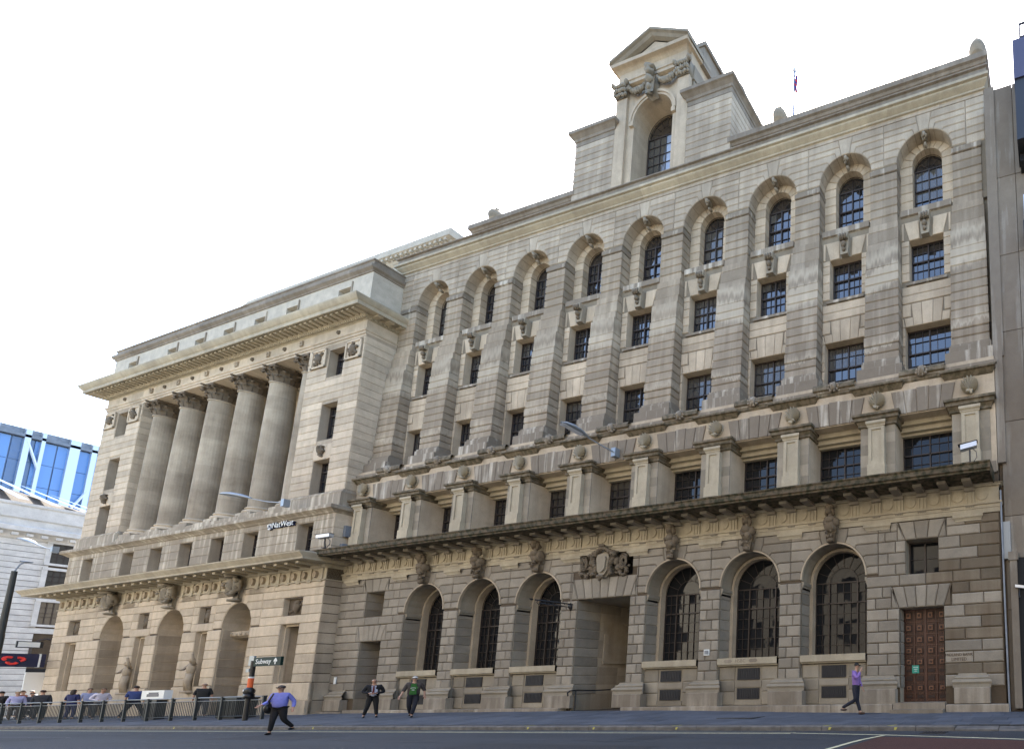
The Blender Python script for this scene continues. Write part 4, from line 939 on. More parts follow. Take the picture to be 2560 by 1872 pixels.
mb.prism([(-.2, 32.0), (.3, 32.0), (.38, 32.9), (-.28, 32.9)], TY - .2, TY + .15, .4); mb.blob((.05, TY - .25, 32.75), (.22, .16, .22), .3); mb.blob((.05, TY - .25, 33.15), (.26, .2, .2), .4); mb.blob((.05, TY - .25, 33.4), (.3, .2, .12), .3); mb.blob((.05, TY - .2, 32.3), (.15, .14, .18), .3); mb.blob((.05, TY - .15, 32.05), (.1, .12, .1), .3)
for sg in (-1, 1):
    for q in range(11): u = q / 10; mb.blob((.05 + sg * (.3 + 1.25 * u), TY - .02 - .06 * math.sin(u * PI), 33.0 - .42 * math.sin(u * PI)), (.09, .10, .11 + .07 * math.sin(u * PI)), .4, 2)
    for q in range(5): mb.blob((.05 + sg * (1.6 + random.uniform(-.1, .1)), TY - .04, 33.1 + random.uniform(-.15, .15)), (.1, .1, .1), .4, 1)
mb.obj('carved_swags', M['ground'], bank, True)
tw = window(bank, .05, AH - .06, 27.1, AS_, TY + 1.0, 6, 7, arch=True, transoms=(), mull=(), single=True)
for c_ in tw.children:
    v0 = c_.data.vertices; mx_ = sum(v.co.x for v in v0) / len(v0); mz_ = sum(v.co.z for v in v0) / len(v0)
    if c_.name.startswith('pane') and mx_ > 0 and mz_ < AS_: c_.data.materials[0] = M['skyglass']  # sky brightness painted as a pale colour on the lower right panes
mb = MB(); mb.prof([(TY + .1, 33.3), (TY - .02, 33.32), (TY - .02, 33.5), (TY - .06, 33.52), (TY - .06, 34.0), (TY - .14, 34.1), (TY - .2, 34.14), (TY - .34, 34.16), (TY - .36, 34.32), (TY + .1, 34.34)], -2.1, 2.1, TY, TY + 3.2, rl=1, rr=1); mb.obj('tower_entablature', M['cream'], bank)
mb = MB(); ax, az = .05, 35.62
mb.poly([(-2.1, TY - .05, 34.3), (2.2, TY - .05, 34.3), (ax, TY - .05, 35.35)], .5); mb.obj('tympanum', M['cream'], bank)
mb = MB()
for sg in (-1, 1):
    e = (sg * 2.52, 34.36); prf = [(-.40, .24), (-.40, .1), (-.3, .06), (-.22, -.05), (-.05, -.1)]
    f = lambda px_, pz_, dy, dz: (px_, TY + dy, pz_ + dz)
    for (d0, h0), (d1, h1) in zip(prf[:-1], prf[1:]):
        q = [f(e[0], e[1], d0, h0 - .02), f(ax, az, d0, h0 - .1), f(ax, az, d1, h1 - .1), f(e[0], e[1], d1, h1 - .02)]
        mb.quad(*(q if sg < 0 else q[::-1]))
    q = [f(e[0], e[1], -.40, .22), f(e[0], e[1], 1.2, .22), f(ax, az, 1.2, .14), f(ax, az, -.40, .14)]; mb.quad(*q)
    mb.quad(f(e[0], e[1], -.4, .22), f(e[0], e[1], -.4, -.05), f(e[0], e[1], 1.2, -.05), f(e[0], e[1], 1.2, .22))
mb.obj('raking_cornice', M['ground'], bank)
mb = MB(); mb.box(-2.45, 2.5, TY + .7, TY + 2.2, 34.1, 35.35, .4); mb.box(-2.55, 2.62, TY + .65, TY + 2.3, 35.25, 35.5, .5); mb.obj('attic_block', M['coping'], bank)
for a in ((-4.1, 1.9, 31.36, .85, 'small stone urn on the left block beside the pedimented tower'), (4.2, 2.0, 31.36, 1.12, 'large stone urn on the right block beside the pedimented tower'), (7.45, 1.2, 27.95, .8, 'stone urn on the parapet between the tower and the flagpole'), (17.2, 1.3, 27.95, .88, 'stone urn at the far right corner of the roof'), (-11.3, 1.3, 27.95, .8, 'stone urn on the left parapet where the two banks meet')): urn(*a)
fp = thing('flagpole', 'white flagpole with a limp flag behind the roof parapet', 'flagpole', (7.5, 2.2, 27.9))
mb = MB(); mb.tube([(0, 0, 0), (0, 0, 4.9)], .055, 8, r1=.045); mb.obj('pole', plain('blue_grey_pole', (.16, .22, .32), .4), fp); mb = MB(); mb.blob((0, 0, 4.98), (.11, .11, .13), .05, 1); mb.obj('finial', M['alu'], fp)
fm = MB()
for q in range(8):
    for u in range(3):
        P_ = lambda i, j: (.05 + .08 * i + .02 * math.sin(j * 1.3 + i), .05 * math.sin(i * 2.1 + j), 4.7 - .17 * j - .05 * i)
        fm.quad(P_(u, q), P_(u + 1, q), P_(u + 1, q + 1), P_(u, q + 1))
fm.v = [(x * .7, y, 4.7 + (z - 4.7) * .8) for x, y, z in fm.v]
fl = fm.mesh('flag', plain('navy_flag_cloth', (.03, .05, .25), .8)); fl.materials.append(plain('red_flag_cloth', (.5, .03, .04), .8)); fl.materials.append(M['whitep'])
for i, p_ in enumerate(fl.polygons): p_.material_index = (0, 1, 2, 0, 1)[i * 7 % 5]
inst('flag', fl, fp)

# ------------------------------------------------------------------ the neighbouring bank with the Corinthian portico
random.seed(51)
OX = -17.4
nw = thing('portico_bank_building', 'pale stone bank with five big Corinthian columns in view above street arches and statues', 'bank building', (OX, 0, 0), -0.011)
NL, NR_ = -44.9, -17.45; YF = -.6
AC = [-37.62, -31.15, -24.7]; AR2 = 1.36; AS2 = 5.03
SL = [(-42.42, .74), (-34.25, .56), (-27.88, .56), (-19.88, .80)]
ops = [(c, AR2, .3, AS2, True, 1.5) for c in AC] + [(c, h, 1.5, 4.95, False, .55 if i in (1, 2) else .9) for i, (c, h) in enumerate(SL)] + [(c, h, 5.42, 6.33, False, .16) for c, h in SL]
RB = MB(); mb = MB(); wall(mb, NL, NR_, -.3, 8.4, YF + .03, ops, rb=RB); RB.obj('opening_reveals', M['nw'], nw, kind='stuff'); mb.quad((NR_, YF + .03, -.3), (NR_, 3, -.3), (NR_, 3, 8.4), (NR_, YF + .03, 8.4)); mb.quad((NL, YF + .03, -.3), (NL, YF + .03, 8.4), (NL, 15, 8.4), (NL, 15, -.3)); mb.obj('street_wall', M['joint'], nw)
JN = [1.86, 2.30, 2.83, 3.33, 3.82, 4.38, 4.95, 5.40, 5.90, 6.38, 6.80]
outs = [(c - AR2, c + AR2, -1, AS2) for c in AC] + [(c - 2.15, c + 2.15, 4.93, 7.2) for c in AC] + [(c - h, c + h, 1.5, 4.95) for c, h in SL] + [(c - h, c + h, 5.42, 6.33) for c, h in SL]
B = coursing(JN, NL, NR_, outs, 9.0)
for c in AC: B += arch_ring(c, AS2, AR2, [0, 18, 38, 60, 78], [AS2, 5.48, 5.92, 6.38, 6.80], 2.15, 2.15, 7.12, 1.2)
B += coursing([6.80, 7.13], NL, NR_, [(c - .75, c + .75, 6, 8) for c in AC], 3.0)
emit(B, YF + .03, M['nw'], nw, 'stone_course', 300, d=.045, c=.035, g=.006)
mb = MB()
for i, (a, b) in enumerate([(NL - .05, AC[0] - AR2), (AC[0] + AR2, AC[1] - AR2), (AC[1] + AR2, AC[2] - AR2), (AC[2] + AR2, NR_ + .04)]):
    n = max(1, round((b - a) / 2.4))
    for q in range(n):
        mb.chbox(a + (b - a) * q / n, a + (b - a) * (q + 1) / n - .01, YF - .12, YF + .1, -.2, .95, .02); mb.chbox(a + (b - a) * q / n, a + (b - a) * (q + 1) / n - .01, YF - .06, YF + .1, .95, 1.84, .03)
mb.obj('plinth_course', M['nw'], nw, kind='stuff')
mb = MB()      # corner return and jamb courses
for za, zb in zip([-.2, .95] + JN, [.95, 1.86] + JN[1:] + [7.13]):
    if zb <= za: continue
    mb.box(NR_ - .02, NR_ + .03, YF - .01, .9, za + .02, zb - .02)
    if zb < 5.1:
        for c in AC:
            for sg in (-1, 1): a, b = sorted((c + sg * AR2 * 1.01, c + sg * (AR2 - .03))); mb.box(a, b, YF + .08, YF + 1.5, za + .02, zb - .02)
mb.obj('return_course', M['nwdirty'], nw, kind='stuff')
mb = MB()
for c in AC[:2]:
    mb.box(c - AR2, c + AR2, YF + 1.5, YF + 1.6, .3, 6.4, .5)
mb.obj('blind_arch_back', M['nw'], nw)
# arch mouldings & keystones & reliefs
for c in AC:
    mb = MB(); n = 22
    for (r0, r1, y0) in ((AR2 - .16, AR2, YF + .9),):
        for u in range(n):
            a, b = PI * u / n, PI * (u + 1) / n; P_ = lambda r, an, y: (c + r * math.cos(an), y, AS2 + r * math.sin(an))
            mb.quad(P_(r0, a, y0), P_(r1, a, y0), P_(r1, b, y0), P_(r0, b, y0)); mb.quad(P_(r0, a, y0), P_(r0, b, y0), P_(r0, b, y0 + .6), P_(r0, a, y0 + .6))
        for sg in (-1, 1): a, b = sorted((c + sg * r0, c + sg * (r1 + .02))); mb.box(a, b, y0, y0 + .6, .3, AS2, .5)
    mb.obj('inner_arch_ring', M['cream'], nw)
    mb = MB(); random.seed(int(-c * 10))
    mb.prism([(c - .2, 6.42), (c + .2, 6.42), (c + .34, 7.8), (c - .34, 7.8)], YF - .16, YF, .4)
    mb.blob((c, YF - .3, 7.3), (.19, .2, .44), .2, 3); mb.blob((c - .3, YF - .25, 7.35), (.15, .16, .42), .4); mb.blob((c + .3, YF - .25, 7.35), (.15, .16, .42), .4)
    for q in range(16): a = q * .4; mb.blob((c + .36 * math.cos(a), YF - .32, 7.3 + .5 * math.sin(a)), (.1, .12, .1), .4, 1)
    mb.blob((c, YF - .4, 7.78), (.34, .22, .12), .4); mb.blob((c, YF - .2, 6.5), (.36, .2, .1), .3); mb.blob((c, YF - .6, 7.25), (.05, .08, .08), .2, 1)
    mb.blob((c - .1, YF - .58, 7.38), (.05, .05, .04), .2, 1); mb.blob((c + .1, YF - .58, 7.38), (.05, .05, .04), .2, 1)
    mb.obj('carved_keystone', M['ground'], nw, True)
for i, (c, h) in enumerate(SL):
    mb = MB(); y = YF + .19; mb.box(c - h, c + h, y, y + .05, 5.42, 6.33, .4); random.seed(i + 7)
    mb.blob((c, y - .02, 5.85), (.24, .12, .30), .2); mb.blob((c, y - .03, 6.12), (.16, .1, .1), .3)
    for q in range(12): mb.blob((c + random.uniform(-h * .75, h * .75), y, random.uniform(5.55, 6.2)), (.1, .06, .1), .4, 1)
    mb.obj('relief_panel', M['capital'], nw, True)
    y2 = YF + (.55 if i in (1, 2) else .9)
    mb = MB(); mb.box(c - h, c + h, y2, y2 + .05, 1.45, 5.0, .4)
    for a, b in ((c - h, c - h + .1), (c + h - .1, c + h)): mb.box(a, b, YF + .16, YF + .3, 1.5, 4.95, .6)
    mb.box(c - h, c + h, YF + .16, YF + .3, 4.85, 4.95, .6)
    mb.obj('niche_back', M['nw'], nw)
# right-hand slot holds a window above and a dark hatch below
window(nw, -19.88, .6, 3.9, 4.9, YF + .85, 3, 3); mb = MB(); mb.box(-20.3, -19.5, YF + .7, YF + .9, 1.55, 2.05, .5); mb.obj('dark_hatch', M['black'], nw)
# doorway inside the third arch, with its canopy
c = AC[2]; mb = MB(); mb.box(c - AR2, c + AR2, YF + 1.5, YF + 1.6, .2, 6.4, .5); mb.obj('doorway_wall', M['cream'], nw)
mb = MB(); mb.prof([(YF + 1.4, 4.45), (YF + .5, 4.5), (YF + .3, 4.62), (YF + .3, 4.85), (YF + 1.4, 4.9)], c - 1.3, c + 1.3, YF + 1.4, rl=0, rr=0)
for q in range(6): mb.blob((c - 1.1 + .44 * q, YF + .3, 4.72), (.09, .07, .09), .3, 1)
mb.obj('door_canopy', M['nwdirty'], nw)
mb = MB()
for a, b in ((c - .95, c - .72), (c + .72, c + .95)): mb.box(a, b, YF + 1.3, YF + 1.5, .3, 4.0, .5)
mb.box(c - .95, c + .95, YF + 1.3, YF + 1.5, 3.9, 4.3, .5); mb.box(c - 1.2, c - .95, YF + .9, YF + 1.5, 3.6, 4.5, .5); mb.obj('door_surround', M['cream'], nw)
mb = MB(); mb.box(c - .72, c + .72, YF + 1.42, YF + 1.5, .3, 3.9, .5); mb.box(c - .1, c - .02, YF + 1.3, YF + 1.42, 1.2, 2.2, .5); mb.obj('bronze_door', M['wood'], nw)
window(nw, c, 1.2, 4.95, AS2 + .02, YF + 1.45, 6, 1, arch=True)
# entablature of the street storey
mb = MB(); mb.prof([(YF, 7.13), (YF - .05, 7.14), (YF - .05, 7.18), (YF, 7.2), (YF, 7.78), (YF - .08, 7.80), (YF - .12, 7.86), (YF - .12, 7.95), (YF - 1.0, 7.99), (YF - 1.0, 8.08), (YF - 1.08, 8.2), (YF - 1.15, 8.3), (YF - 1.15, 8.36), (YF, 8.56)], NL, NR_ + .0, YF, 4, rl=1, rr=.45, seg=22); mb.obj('street_cornice', M['frieze'], nw)
mdl = MB(); mdl.box(-.12, .12, YF - .85, YF - .08, 7.84, 7.96, .5); mdm = mdl.mesh('cornice_bracket', M['frieze'])
rs = MB()
for q in range(14):
    a, b = 2 * PI * q / 14, 2 * PI * (q + 1) / 14; rs.quad((.16 * math.cos(a), YF, 7.48 + .2 * math.sin(a)), (.16 * math.cos(b), YF, 7.48 + .2 * math.sin(b)), (.15 * math.cos(b), YF - .09, 7.48 + .19 * math.sin(b)), (.15 * math.cos(a), YF - .09, 7.48 + .19 * math.sin(a)), .4); rs.poly([(.15 * math.cos(a), YF - .09, 7.48 + .19 * math.sin(a)), (.15 * math.cos(b), YF - .09, 7.48 + .19 * math.sin(b)), (0, YF - .05, 7.48)], .5)
rsm = rs.mesh('frieze_rosette', M['nwdirty'])
tg = MB(); tg.box(-.13, .13, YF - .05, YF, 7.2, 7.78, .6); tg.box(-.15, .15, YF - .07, YF, 7.06, 7.13, .3); tgm = tg.mesh('triglyph', M['frieze'])
x = NR_ - .35; i = 0
while x > NL + .2:
    free = not any(abs(x - q) < .72 for q in AC)
    if i % 2 == 0:
        if free: inst('triglyph', tgm, nw, (x, 0, 0))
        inst('cornice_bracket', mdm, nw, (x, 0, 0))
    elif free: inst('frieze_rosette', rsm, nw, (x, 0, 0))
    x -= .45; i += 1
# mezzanine with seven deep windows
MW = [-42.4, -37.5, -34.3, -31.1, -27.88, -24.66, -19.8]
mb = MB(); wall(mb, NL, NR_, 8.4, 10.85, YF + .03, [(c, .66, 8.62, 10.45, False, .42) for c in MW]); mb.quad((NR_, YF + .03, 8.4), (NR_, 3, 8.4), (NR_, 3, 11), (NR_, YF + .03, 11)); mb.quad((NL, YF + .03, 8.4), (NL, YF + .03, 11), (NL, 15, 11), (NL, 15, 8.4)); mb.obj('mezzanine_wall', M['nwdirty'], nw)
B = coursing([8.45, 8.98, 9.48, 9.98, 10.48, 10.84], NL, NR_, [(c - .66, c + .66, 8, 10.45) for c in MW], 9)
emit(B, YF + .03, M['nww'], nw, 'mezzanine_course', 300, d=.03, c=.022, g=.006)
mb = MB()
for z0, z1 in zip((8.5, 9.0, 9.5, 10.0), (9.0, 9.5, 10.0, 10.8)): mb.box(NR_ - .02, NR_ + .02, YF + .01, .95, z0 + .015, z1 - .015)
mb.obj('return_course', M['nw'], nw, kind='stuff')
for c in MW: window(nw, c, .64, 8.6, 10.43, YF + .42, 4, 5, transoms=(3,), single=False)
mb = MB(); mb.prof([(YF, 10.76), (YF - .06, 10.78), (YF - .1, 10.84), (YF - .22, 10.92), (YF - .28, 10.95), (YF - .28, 11.12), (YF - .24, 11.16), (YF + .1, 11.2)], NL, NR_, YF, 3, seg=14); mb.obj('ledge_cornice', M['nww'], nw)
YB = -.4
mb = MB()
for a, b in ((NL + .08, -40.0), (-22.35, NR_)):
    mb.box(a - .0, b + .06, YB - .12, 2.2, 11.15, 11.9, .5); mb.prof([(YB - .1, 11.9), (YB - .12, 11.98), (YB - .06, 12.02), (YB - .05, 12.1), (YB, 12.16)], a, b, YB, 2.0, rl=.7, rr=.7)
n = 20
for q in range(n): mb.box(-39.95 + 17.55 * q / n, -39.95 + 17.55 * (q + 1) / n - .01, YB - .06, 2.2, 11.15, 11.62 + (.06 if q % 3 else 0))
mb.obj('pedestal_course', M['nww'], nw, kind='stuff')
# pavilions
PW = [(12.0, 14.14), (15.32, 17.52), (19.15, 20.85)]
JP = [12.16 + (21.10 - 12.16) * q / 21 for q in range(22)]
for sx, (a, b, c) in enumerate(((NL + .1, -40.05, -42.4), (-22.30, NR_, -19.8))):
    mb = MB(); wall(mb, a, b, 11.9, 21.3, YB + .03, [(c, .70, z0, z1, False, .40) for z0, z1 in PW])
    for xx in (a, b): mb.quad((xx, YB + .03, 11.9), (xx, YB + .03, 21.3), (xx, 2.2, 21.3), (xx, 2.2, 11.9))
    mb.obj('pavilion_wall', M['nwdirty'], nw)
    o_ = [(c - .70, c + .70, z0, z1) for z0, z1 in PW] + [(c - .72, c + .72, 14.14, 15.1)] + [(c - 2.2, c + 2.25, 19.85, 21.0)]
    B = coursing(JP, a, b, o_, 9)
    B += flat_arch(c, .70, 14.14, 15.05, 3, 1.35)
    emit(B, YB + .03, M['nw'], nw, 'pavilion_course', 300, d=.032, c=.025, g=.006)
    mb = MB()
    for z0, z1 in zip(JP[:-1], JP[1:]): mb.box(b - .01, b + .025, YB + .04, 2.0 if sx == 0 else 1.4, z0 + .012, z1 - .012)
    mb.obj('return_course', M['nw'], nw, kind='stuff')
    for z0, z1 in PW: window(nw, c, .68, z0, z1, YB + .40, 3, 4, transoms=(3,), single=False)
    for k, (p, q) in enumerate(((c - 2.15, c - .85), (c + .85, c + 2.2))):
        mb = MB(); mb.box(p, q, YB - .02, YB + .03, 19.87, 20.98, .5)
        for u, v, s_, t_ in ((p, p + .12, 19.87, 20.98), (q - .12, q, 19.87, 20.98), (p, q, 19.87, 19.97), (p, q, 20.88, 20.98)): mb.box(u, v, YB - .06, YB, s_, t_, .6)
        mb.obj('carved_panel_frame', M['nw'], nw)
        mb = MB(); random.seed(k + 30 + sx * 2); m_ = (p + q) / 2; mb.blob((m_, YB - .06, 20.42), (.22, .1, .28), .25)
        for w_ in range(12): mb.blob((m_ + random.uniform(-.36, .36), YB - .05, 20.42 + random.uniform(-.38, .38)), (.09, .07, .09), .4, 1)
        mb.obj('carved_panel', M['capital'], nw, True)
    mb = MB(); mb.blob((c, YB - .06, 14.62), (.16, .14, .28), .2); mb.blob((c, YB - .14, 14.75), (.1, .1, .12), .2)
    for q in range(6): mb.blob((c + .17 * math.cos(q), YB - .06, 14.62 + .3 * math.sin(q)), (.08, .08, .09), .4, 1)
    mb.obj('keystone_mask', M['capital'], nw, True)
# portico: back wall, six columns, entablature
mb = MB(); wall(mb, -40.1, -22.2, 11.2, 21.3, 2.2, [(c_, .8, 12.4, 15.0, False, .3) for c_ in MW[1:6]] + [(c_, .8, 16.6, 19.4, False, .3) for c_ in MW[1:6]]); mb.obj('portico_back_wall', M['nw'], nw)
for c_ in MW[1:6]:
    window(nw, c_, .78, 12.4, 15.0, 2.48, 4, 5); window(nw, c_, .78, 16.6, 19.4, 2.48, 4, 5)
CXs = [-39.15, -35.97, -32.78, -29.58, -26.38, -23.19]
cyl = .30
for i, cxx in enumerate(CXs):
    random.seed(200 + i)
    mb = MB(); mb.box(cxx - .72, cxx + .72, cyl - .72, cyl + .72, 11.62, 11.86, .6); mb.obj('column_base_block', M['nww'], nw)
    mb = MB(); mb.lathe([(.70, 11.86), (.74, 11.93), (.70, 12.02), (.62, 12.05), (.6, 12.1), (.66, 12.16), (.63, 12.22), (.585, 12.26)], cxx, cyl, 28, .5); mb.obj('column_base', M['nw'], nw, True)
    zs = [12.26 + (20.18 - 12.26) * q / 9 for q in range(10)]; mb = MB()
    rad = lambda z: .575 - .085 * ((z - 12.26) / 7.92) ** 1.6
    for z0, z1 in zip(zs[:-1], zs[1:]): t0 = rt(); mb.lathe([(rad(z0) - .006, z0), (rad(z0), z0 + .012), (rad((z0 + z1) / 2), (z0 + z1) / 2), (rad(z1), z1 - .012), (rad(z1) - .006, z1)], cxx, cyl, 32, t0)
    mb.lathe([(.49, 20.12), (.54, 20.15), (.54, 20.2), (.49, 20.22)], cxx, cyl, 28, .5)
    mb.obj('column_shaft', M['column'], nw, True)
    mb = MB(); mb.lathe([(.46, 20.2), (.46, 20.7), (.62, 21.05)], cxx, cyl, 20, .4)
    for row, (z0, hh, r0, r1, nn, of) in enumerate(((20.22, .36, .49, .62, 8, 0), (20.45, .42, .5, .70, 8, .5), (20.72, .34, .54, .80, 8, 0))):
        for q in range(nn):
            a = 2 * PI * (q + of) / nn; c0, s0 = math.cos(a), math.sin(a)
            pts = [(r0, z0), (r0 + .05, z0 + hh * .55), (r1 - .04, z0 + hh * .92), (r1 + .06, z0 + hh * .95), (r1 + .06, z0 + hh * .75)]
            wd = (.15, .2, .17, .12, .05)
            for (ra, za, wa), (rb, zb, wb) in zip([(*p, w_) for p, w_ in zip(pts[:-1], wd[:-1])], [(*p, w_) for p, w_ in zip(pts[1:], wd[1:])]):
                for sg in (-1, 1):
                    mb.quad((cxx + ra * c0, cyl + ra * s0, za + .02), (cxx + (ra - .04) * c0 - sg * wa * s0, cyl + (ra - .04) * s0 + sg * wa * c0, za), (cxx + (rb - .04) * c0 - sg * wb * s0, cyl + (rb - .04) * s0 + sg * wb * c0, zb), (cxx + rb * c0, cyl + rb * s0, zb + .02), .3 + .4 * rt())
            mb.blob((cxx + (r1 + .03) * c0, cyl + (r1 + .03) * s0, z0 + hh * .9), (.07, .07, .07), .4, 1)
    for sx_ in (-1, 1):
        for sy_ in (-1, 1): mb.tube([(cxx + sx_ * .45, cyl + sy_ * .45, 20.75), (cxx + sx_ * .58, cyl + sy_ * .58, 20.98), (cxx + sx_ * .66, cyl + sy_ * .66, 20.92), (cxx + sx_ * .6, cyl + sy_ * .6, 20.84)], .06, 6)
    mb.box(cxx - .66, cxx + .66, cyl - .66, cyl + .66, 21.02, 21.13, .6)
    mb.obj('corinthian_capital', M['capital'], nw)
mb = MB(); mb.prof([(2.2, 21.13), (YB + .02, 21.13), (YB + .02, 21.26), (YB - .02, 21.27), (YB - .02, 21.40), (YB - .06, 21.42), (YB - .08, 21.5), (YB - .0, 21.52), (YB, 22.10)], NL + .1, NR_, YB, 3.5, seg=18); mb.obj('architrave', M['nw'], nw)
mb = MB(); mb.prof([(YB, 22.08), (YB - .05, 22.1), (YB - .05, 22.18), (YB - .2, 22.24), (YB - .2, 22.34), (YB - .68, 22.37), (YB - .68, 22.32), (YB - .74, 22.32), (YB - .74, 22.52), (YB - .80, 22.58), (YB - .86, 22.68), (YB - .90, 22.78), (YB - .90, 22.86), (YB - .2, 23.0), (.2, 23.05)], NL + .1, NR_, YB, 4, rl=1, rr=1, seg=18); mb.obj('main_cornice', M['frieze'], nw)
mb = MB(); x = NR_ - .0
while x > NL + .1: mb.box(x - .05, x + .05, YB - .16, YB, 22.12, 22.22, .6); x -= .17
for q in range(24): mb.box(NR_ + .0, NR_ + .13, YB + .05 + q * .17, YB + .15 + q * .17, 22.12, 22.22, .6)
mb.obj('dentil_row', M['frieze'], nw, kind='stuff')
md = MB(); md.box(-.11, .11, YB - .62, YB - .1, 22.25, 22.36, .5); mdm2 = md.mesh('modillion', M['frieze']); x = NR_ + .1
while x > NL: inst('modillion', mdm2, nw, (x, 0, 0)); x -= .46
for q in range(6):
    mb = MB(); mb.box(NR_ + .1, NR_ + .62, YB + .1 + .46 * q, YB + .32 + .46 * q, 22.25, 22.36, .5); mb.obj('modillion', M['frieze'], nw)
dk = MB()
for q in range(16): a, b = 2 * PI * q / 16, 2 * PI * (q + 1) / 16; dk.quad((.13 * math.cos(a), YB, 21.8 + .13 * math.sin(a)), (.13 * math.cos(b), YB, 21.8 + .13 * math.sin(b)), (.1 * math.cos(b), YB - .07, 21.8 + .1 * math.sin(b)), (.1 * math.cos(a), YB - .07, 21.8 + .1 * math.sin(a)), .3); dk.poly([(.1 * math.cos(a), YB - .07, 21.8 + .1 * math.sin(a)), (.1 * math.cos(b), YB - .07, 21.8 + .1 * math.sin(b)), (0, YB - .03, 21.8)], .3)
dkm = dk.mesh('frieze_boss', M['capital'])
for c_ in (-42.5, -37.6, -34.4, -31.2, -28.0, -24.8, -19.85): inst('frieze_boss', dkm, nw, (c_, 0, 0))
for c_ in CXs:
    mb = MB(); mb.box(c_ - .14, c_ + .14, YB - .07, YB, 21.64, 21.96, .5); mb.blob((c_, YB - .08, 21.8), (.09, .05, .12), .4, 1); mb.obj('frieze_tablet', M['nwdirty'], nw)
# attic storey
YA = -.42
AW = [-42.4, -37.55, -34.35, -31.15, -27.9, -24.72, -19.85]
mb = MB(); wall(mb, NL + .1, NR_, 22.9, 25.2, YA, [(c_, .55, 23.55, 24.58, False, .5) for c_ in AW], t=.7); mb.quad((NR_, YA, 22.9), (NR_, 5, 22.9), (NR_, 5, 25.2), (NR_, YA, 25.2), .5); mb.quad((NL + .1, YA, 22.9), (NL + .1, YA, 25.2), (NL + .1, 12, 25.2), (NL + .1, 12, 22.9)); mb.obj('attic_wall', M['attic'], nw)
for c_ in AW:
    window(nw, c_, .54, 23.5, 24.57, YA + .45, 2, 2)
    mb = MB(); mb.box(c_ + .66, c_ + .72, YA - .05, YA, 23.2, 24.85, .5); mb.obj('attic_pipe', M['nww'], nw)
mb = MB(); mb.prof([(YA, 25.05), (YA - .04, 25.07), (YA - .05, 25.15), (YA - .14, 25.24), (YA - .16, 25.28), (YA - .16, 25.42), (YA - .02, 25.46), (YA - .02, 25.74), (YA - .06, 25.77), (YA - .06, 25.84), (.6, 25.92)], NL + .1, NR_, YA, 6, seg=14); mb.obj('attic_cornice', M['coping'], nw)
mb = MB(); mb.box(NL + .3, NR_ - .3, 2.55, 15, -.2, 25.85, .5); mb.box(NL + .3, -40.0, .4, 3, 0, 25, .5); mb.box(-22.3, NR_ - .3, .4, 3, 0, 25, .5); mb.box(NL + .3, NR_ - .3, 1.1, 2.3, -.2, 11.1, .5); mb.box(NL + .3, NR_ - .3, .15, 2.3, 22, 25.8, .5); mb.obj('core_wall', M['void'], nw)
# taller set-back block behind the attic
mb = MB(); mb.box(-38.4, -17.2, 2.6, 14, 25.8, 30.0, .5); mb.obj('setback_wall', M['attic'], nw)
mb = MB(); mb.prof([(2.6, 29.6), (2.5, 29.7), (2.4, 29.95), (2.2, 30.05), (2.2, 30.35), (2.3, 30.4), (2.3, 30.65), (4, 30.7)], -38.4, -17.35, 2.6, 10, rl=1, rr=1, seg=10)
for q in range(46): mb.box(-38.2 + .46 * q, -38.0 + .46 * q, 2.25, 2.6, 29.85, 30.03, .5)
mb.obj('setback_cornice', M['attic'], nw)
# wall lettering with its emblem
o = text('bank_name_letters', 'NatWest', .46, M['navy'], nw, (-21.55 - OX, YF - .06, 10.52), depth=.05, sx=1.08); o2 = text('letter_faces', 'NatWest', .46, M['letter'], o, (0, 0, 0), rot=(0, 0, 0), depth=.004); o2.location = (0.01, .012, .058)
mb = MB()
for q in range(3):
    a = 2 * PI * q / 3 + .5; mb.tube([(-22.78 + .1 * math.cos(a) + .07 * math.cos(a + u), YF - .08, 10.52 + .1 * math.sin(a) + .07 * math.sin(a + u)) for u in [k * .6 - 1.6 for k in range(7)]], .032, 6)
mb.obj('emblem', M['letter'], nw); mb = MB(); mb.lathe([(.2, 0), (.2, .05)], 0, 0, 16); mb = MB(); mb.prism([(-22.78 + .2 * math.cos(2 * PI * q / 16), 10.52 + .2 * math.sin(2 * PI * q / 16)) for q in range(16)], YF - .06, YF - .02); mb.obj('emblem_plate', M['navy'], nw)
mb = MB(); mb.box(NR_ + .03, NR_ + .22, -.25, .12, 9.55, 10.15, .5); mb.box(NR_ + .03, NR_ + .22, -.3, .08, 8.75, 9.15, .5); o = mb.obj('junction_box', M['lead'], nw)
OX = 0.0

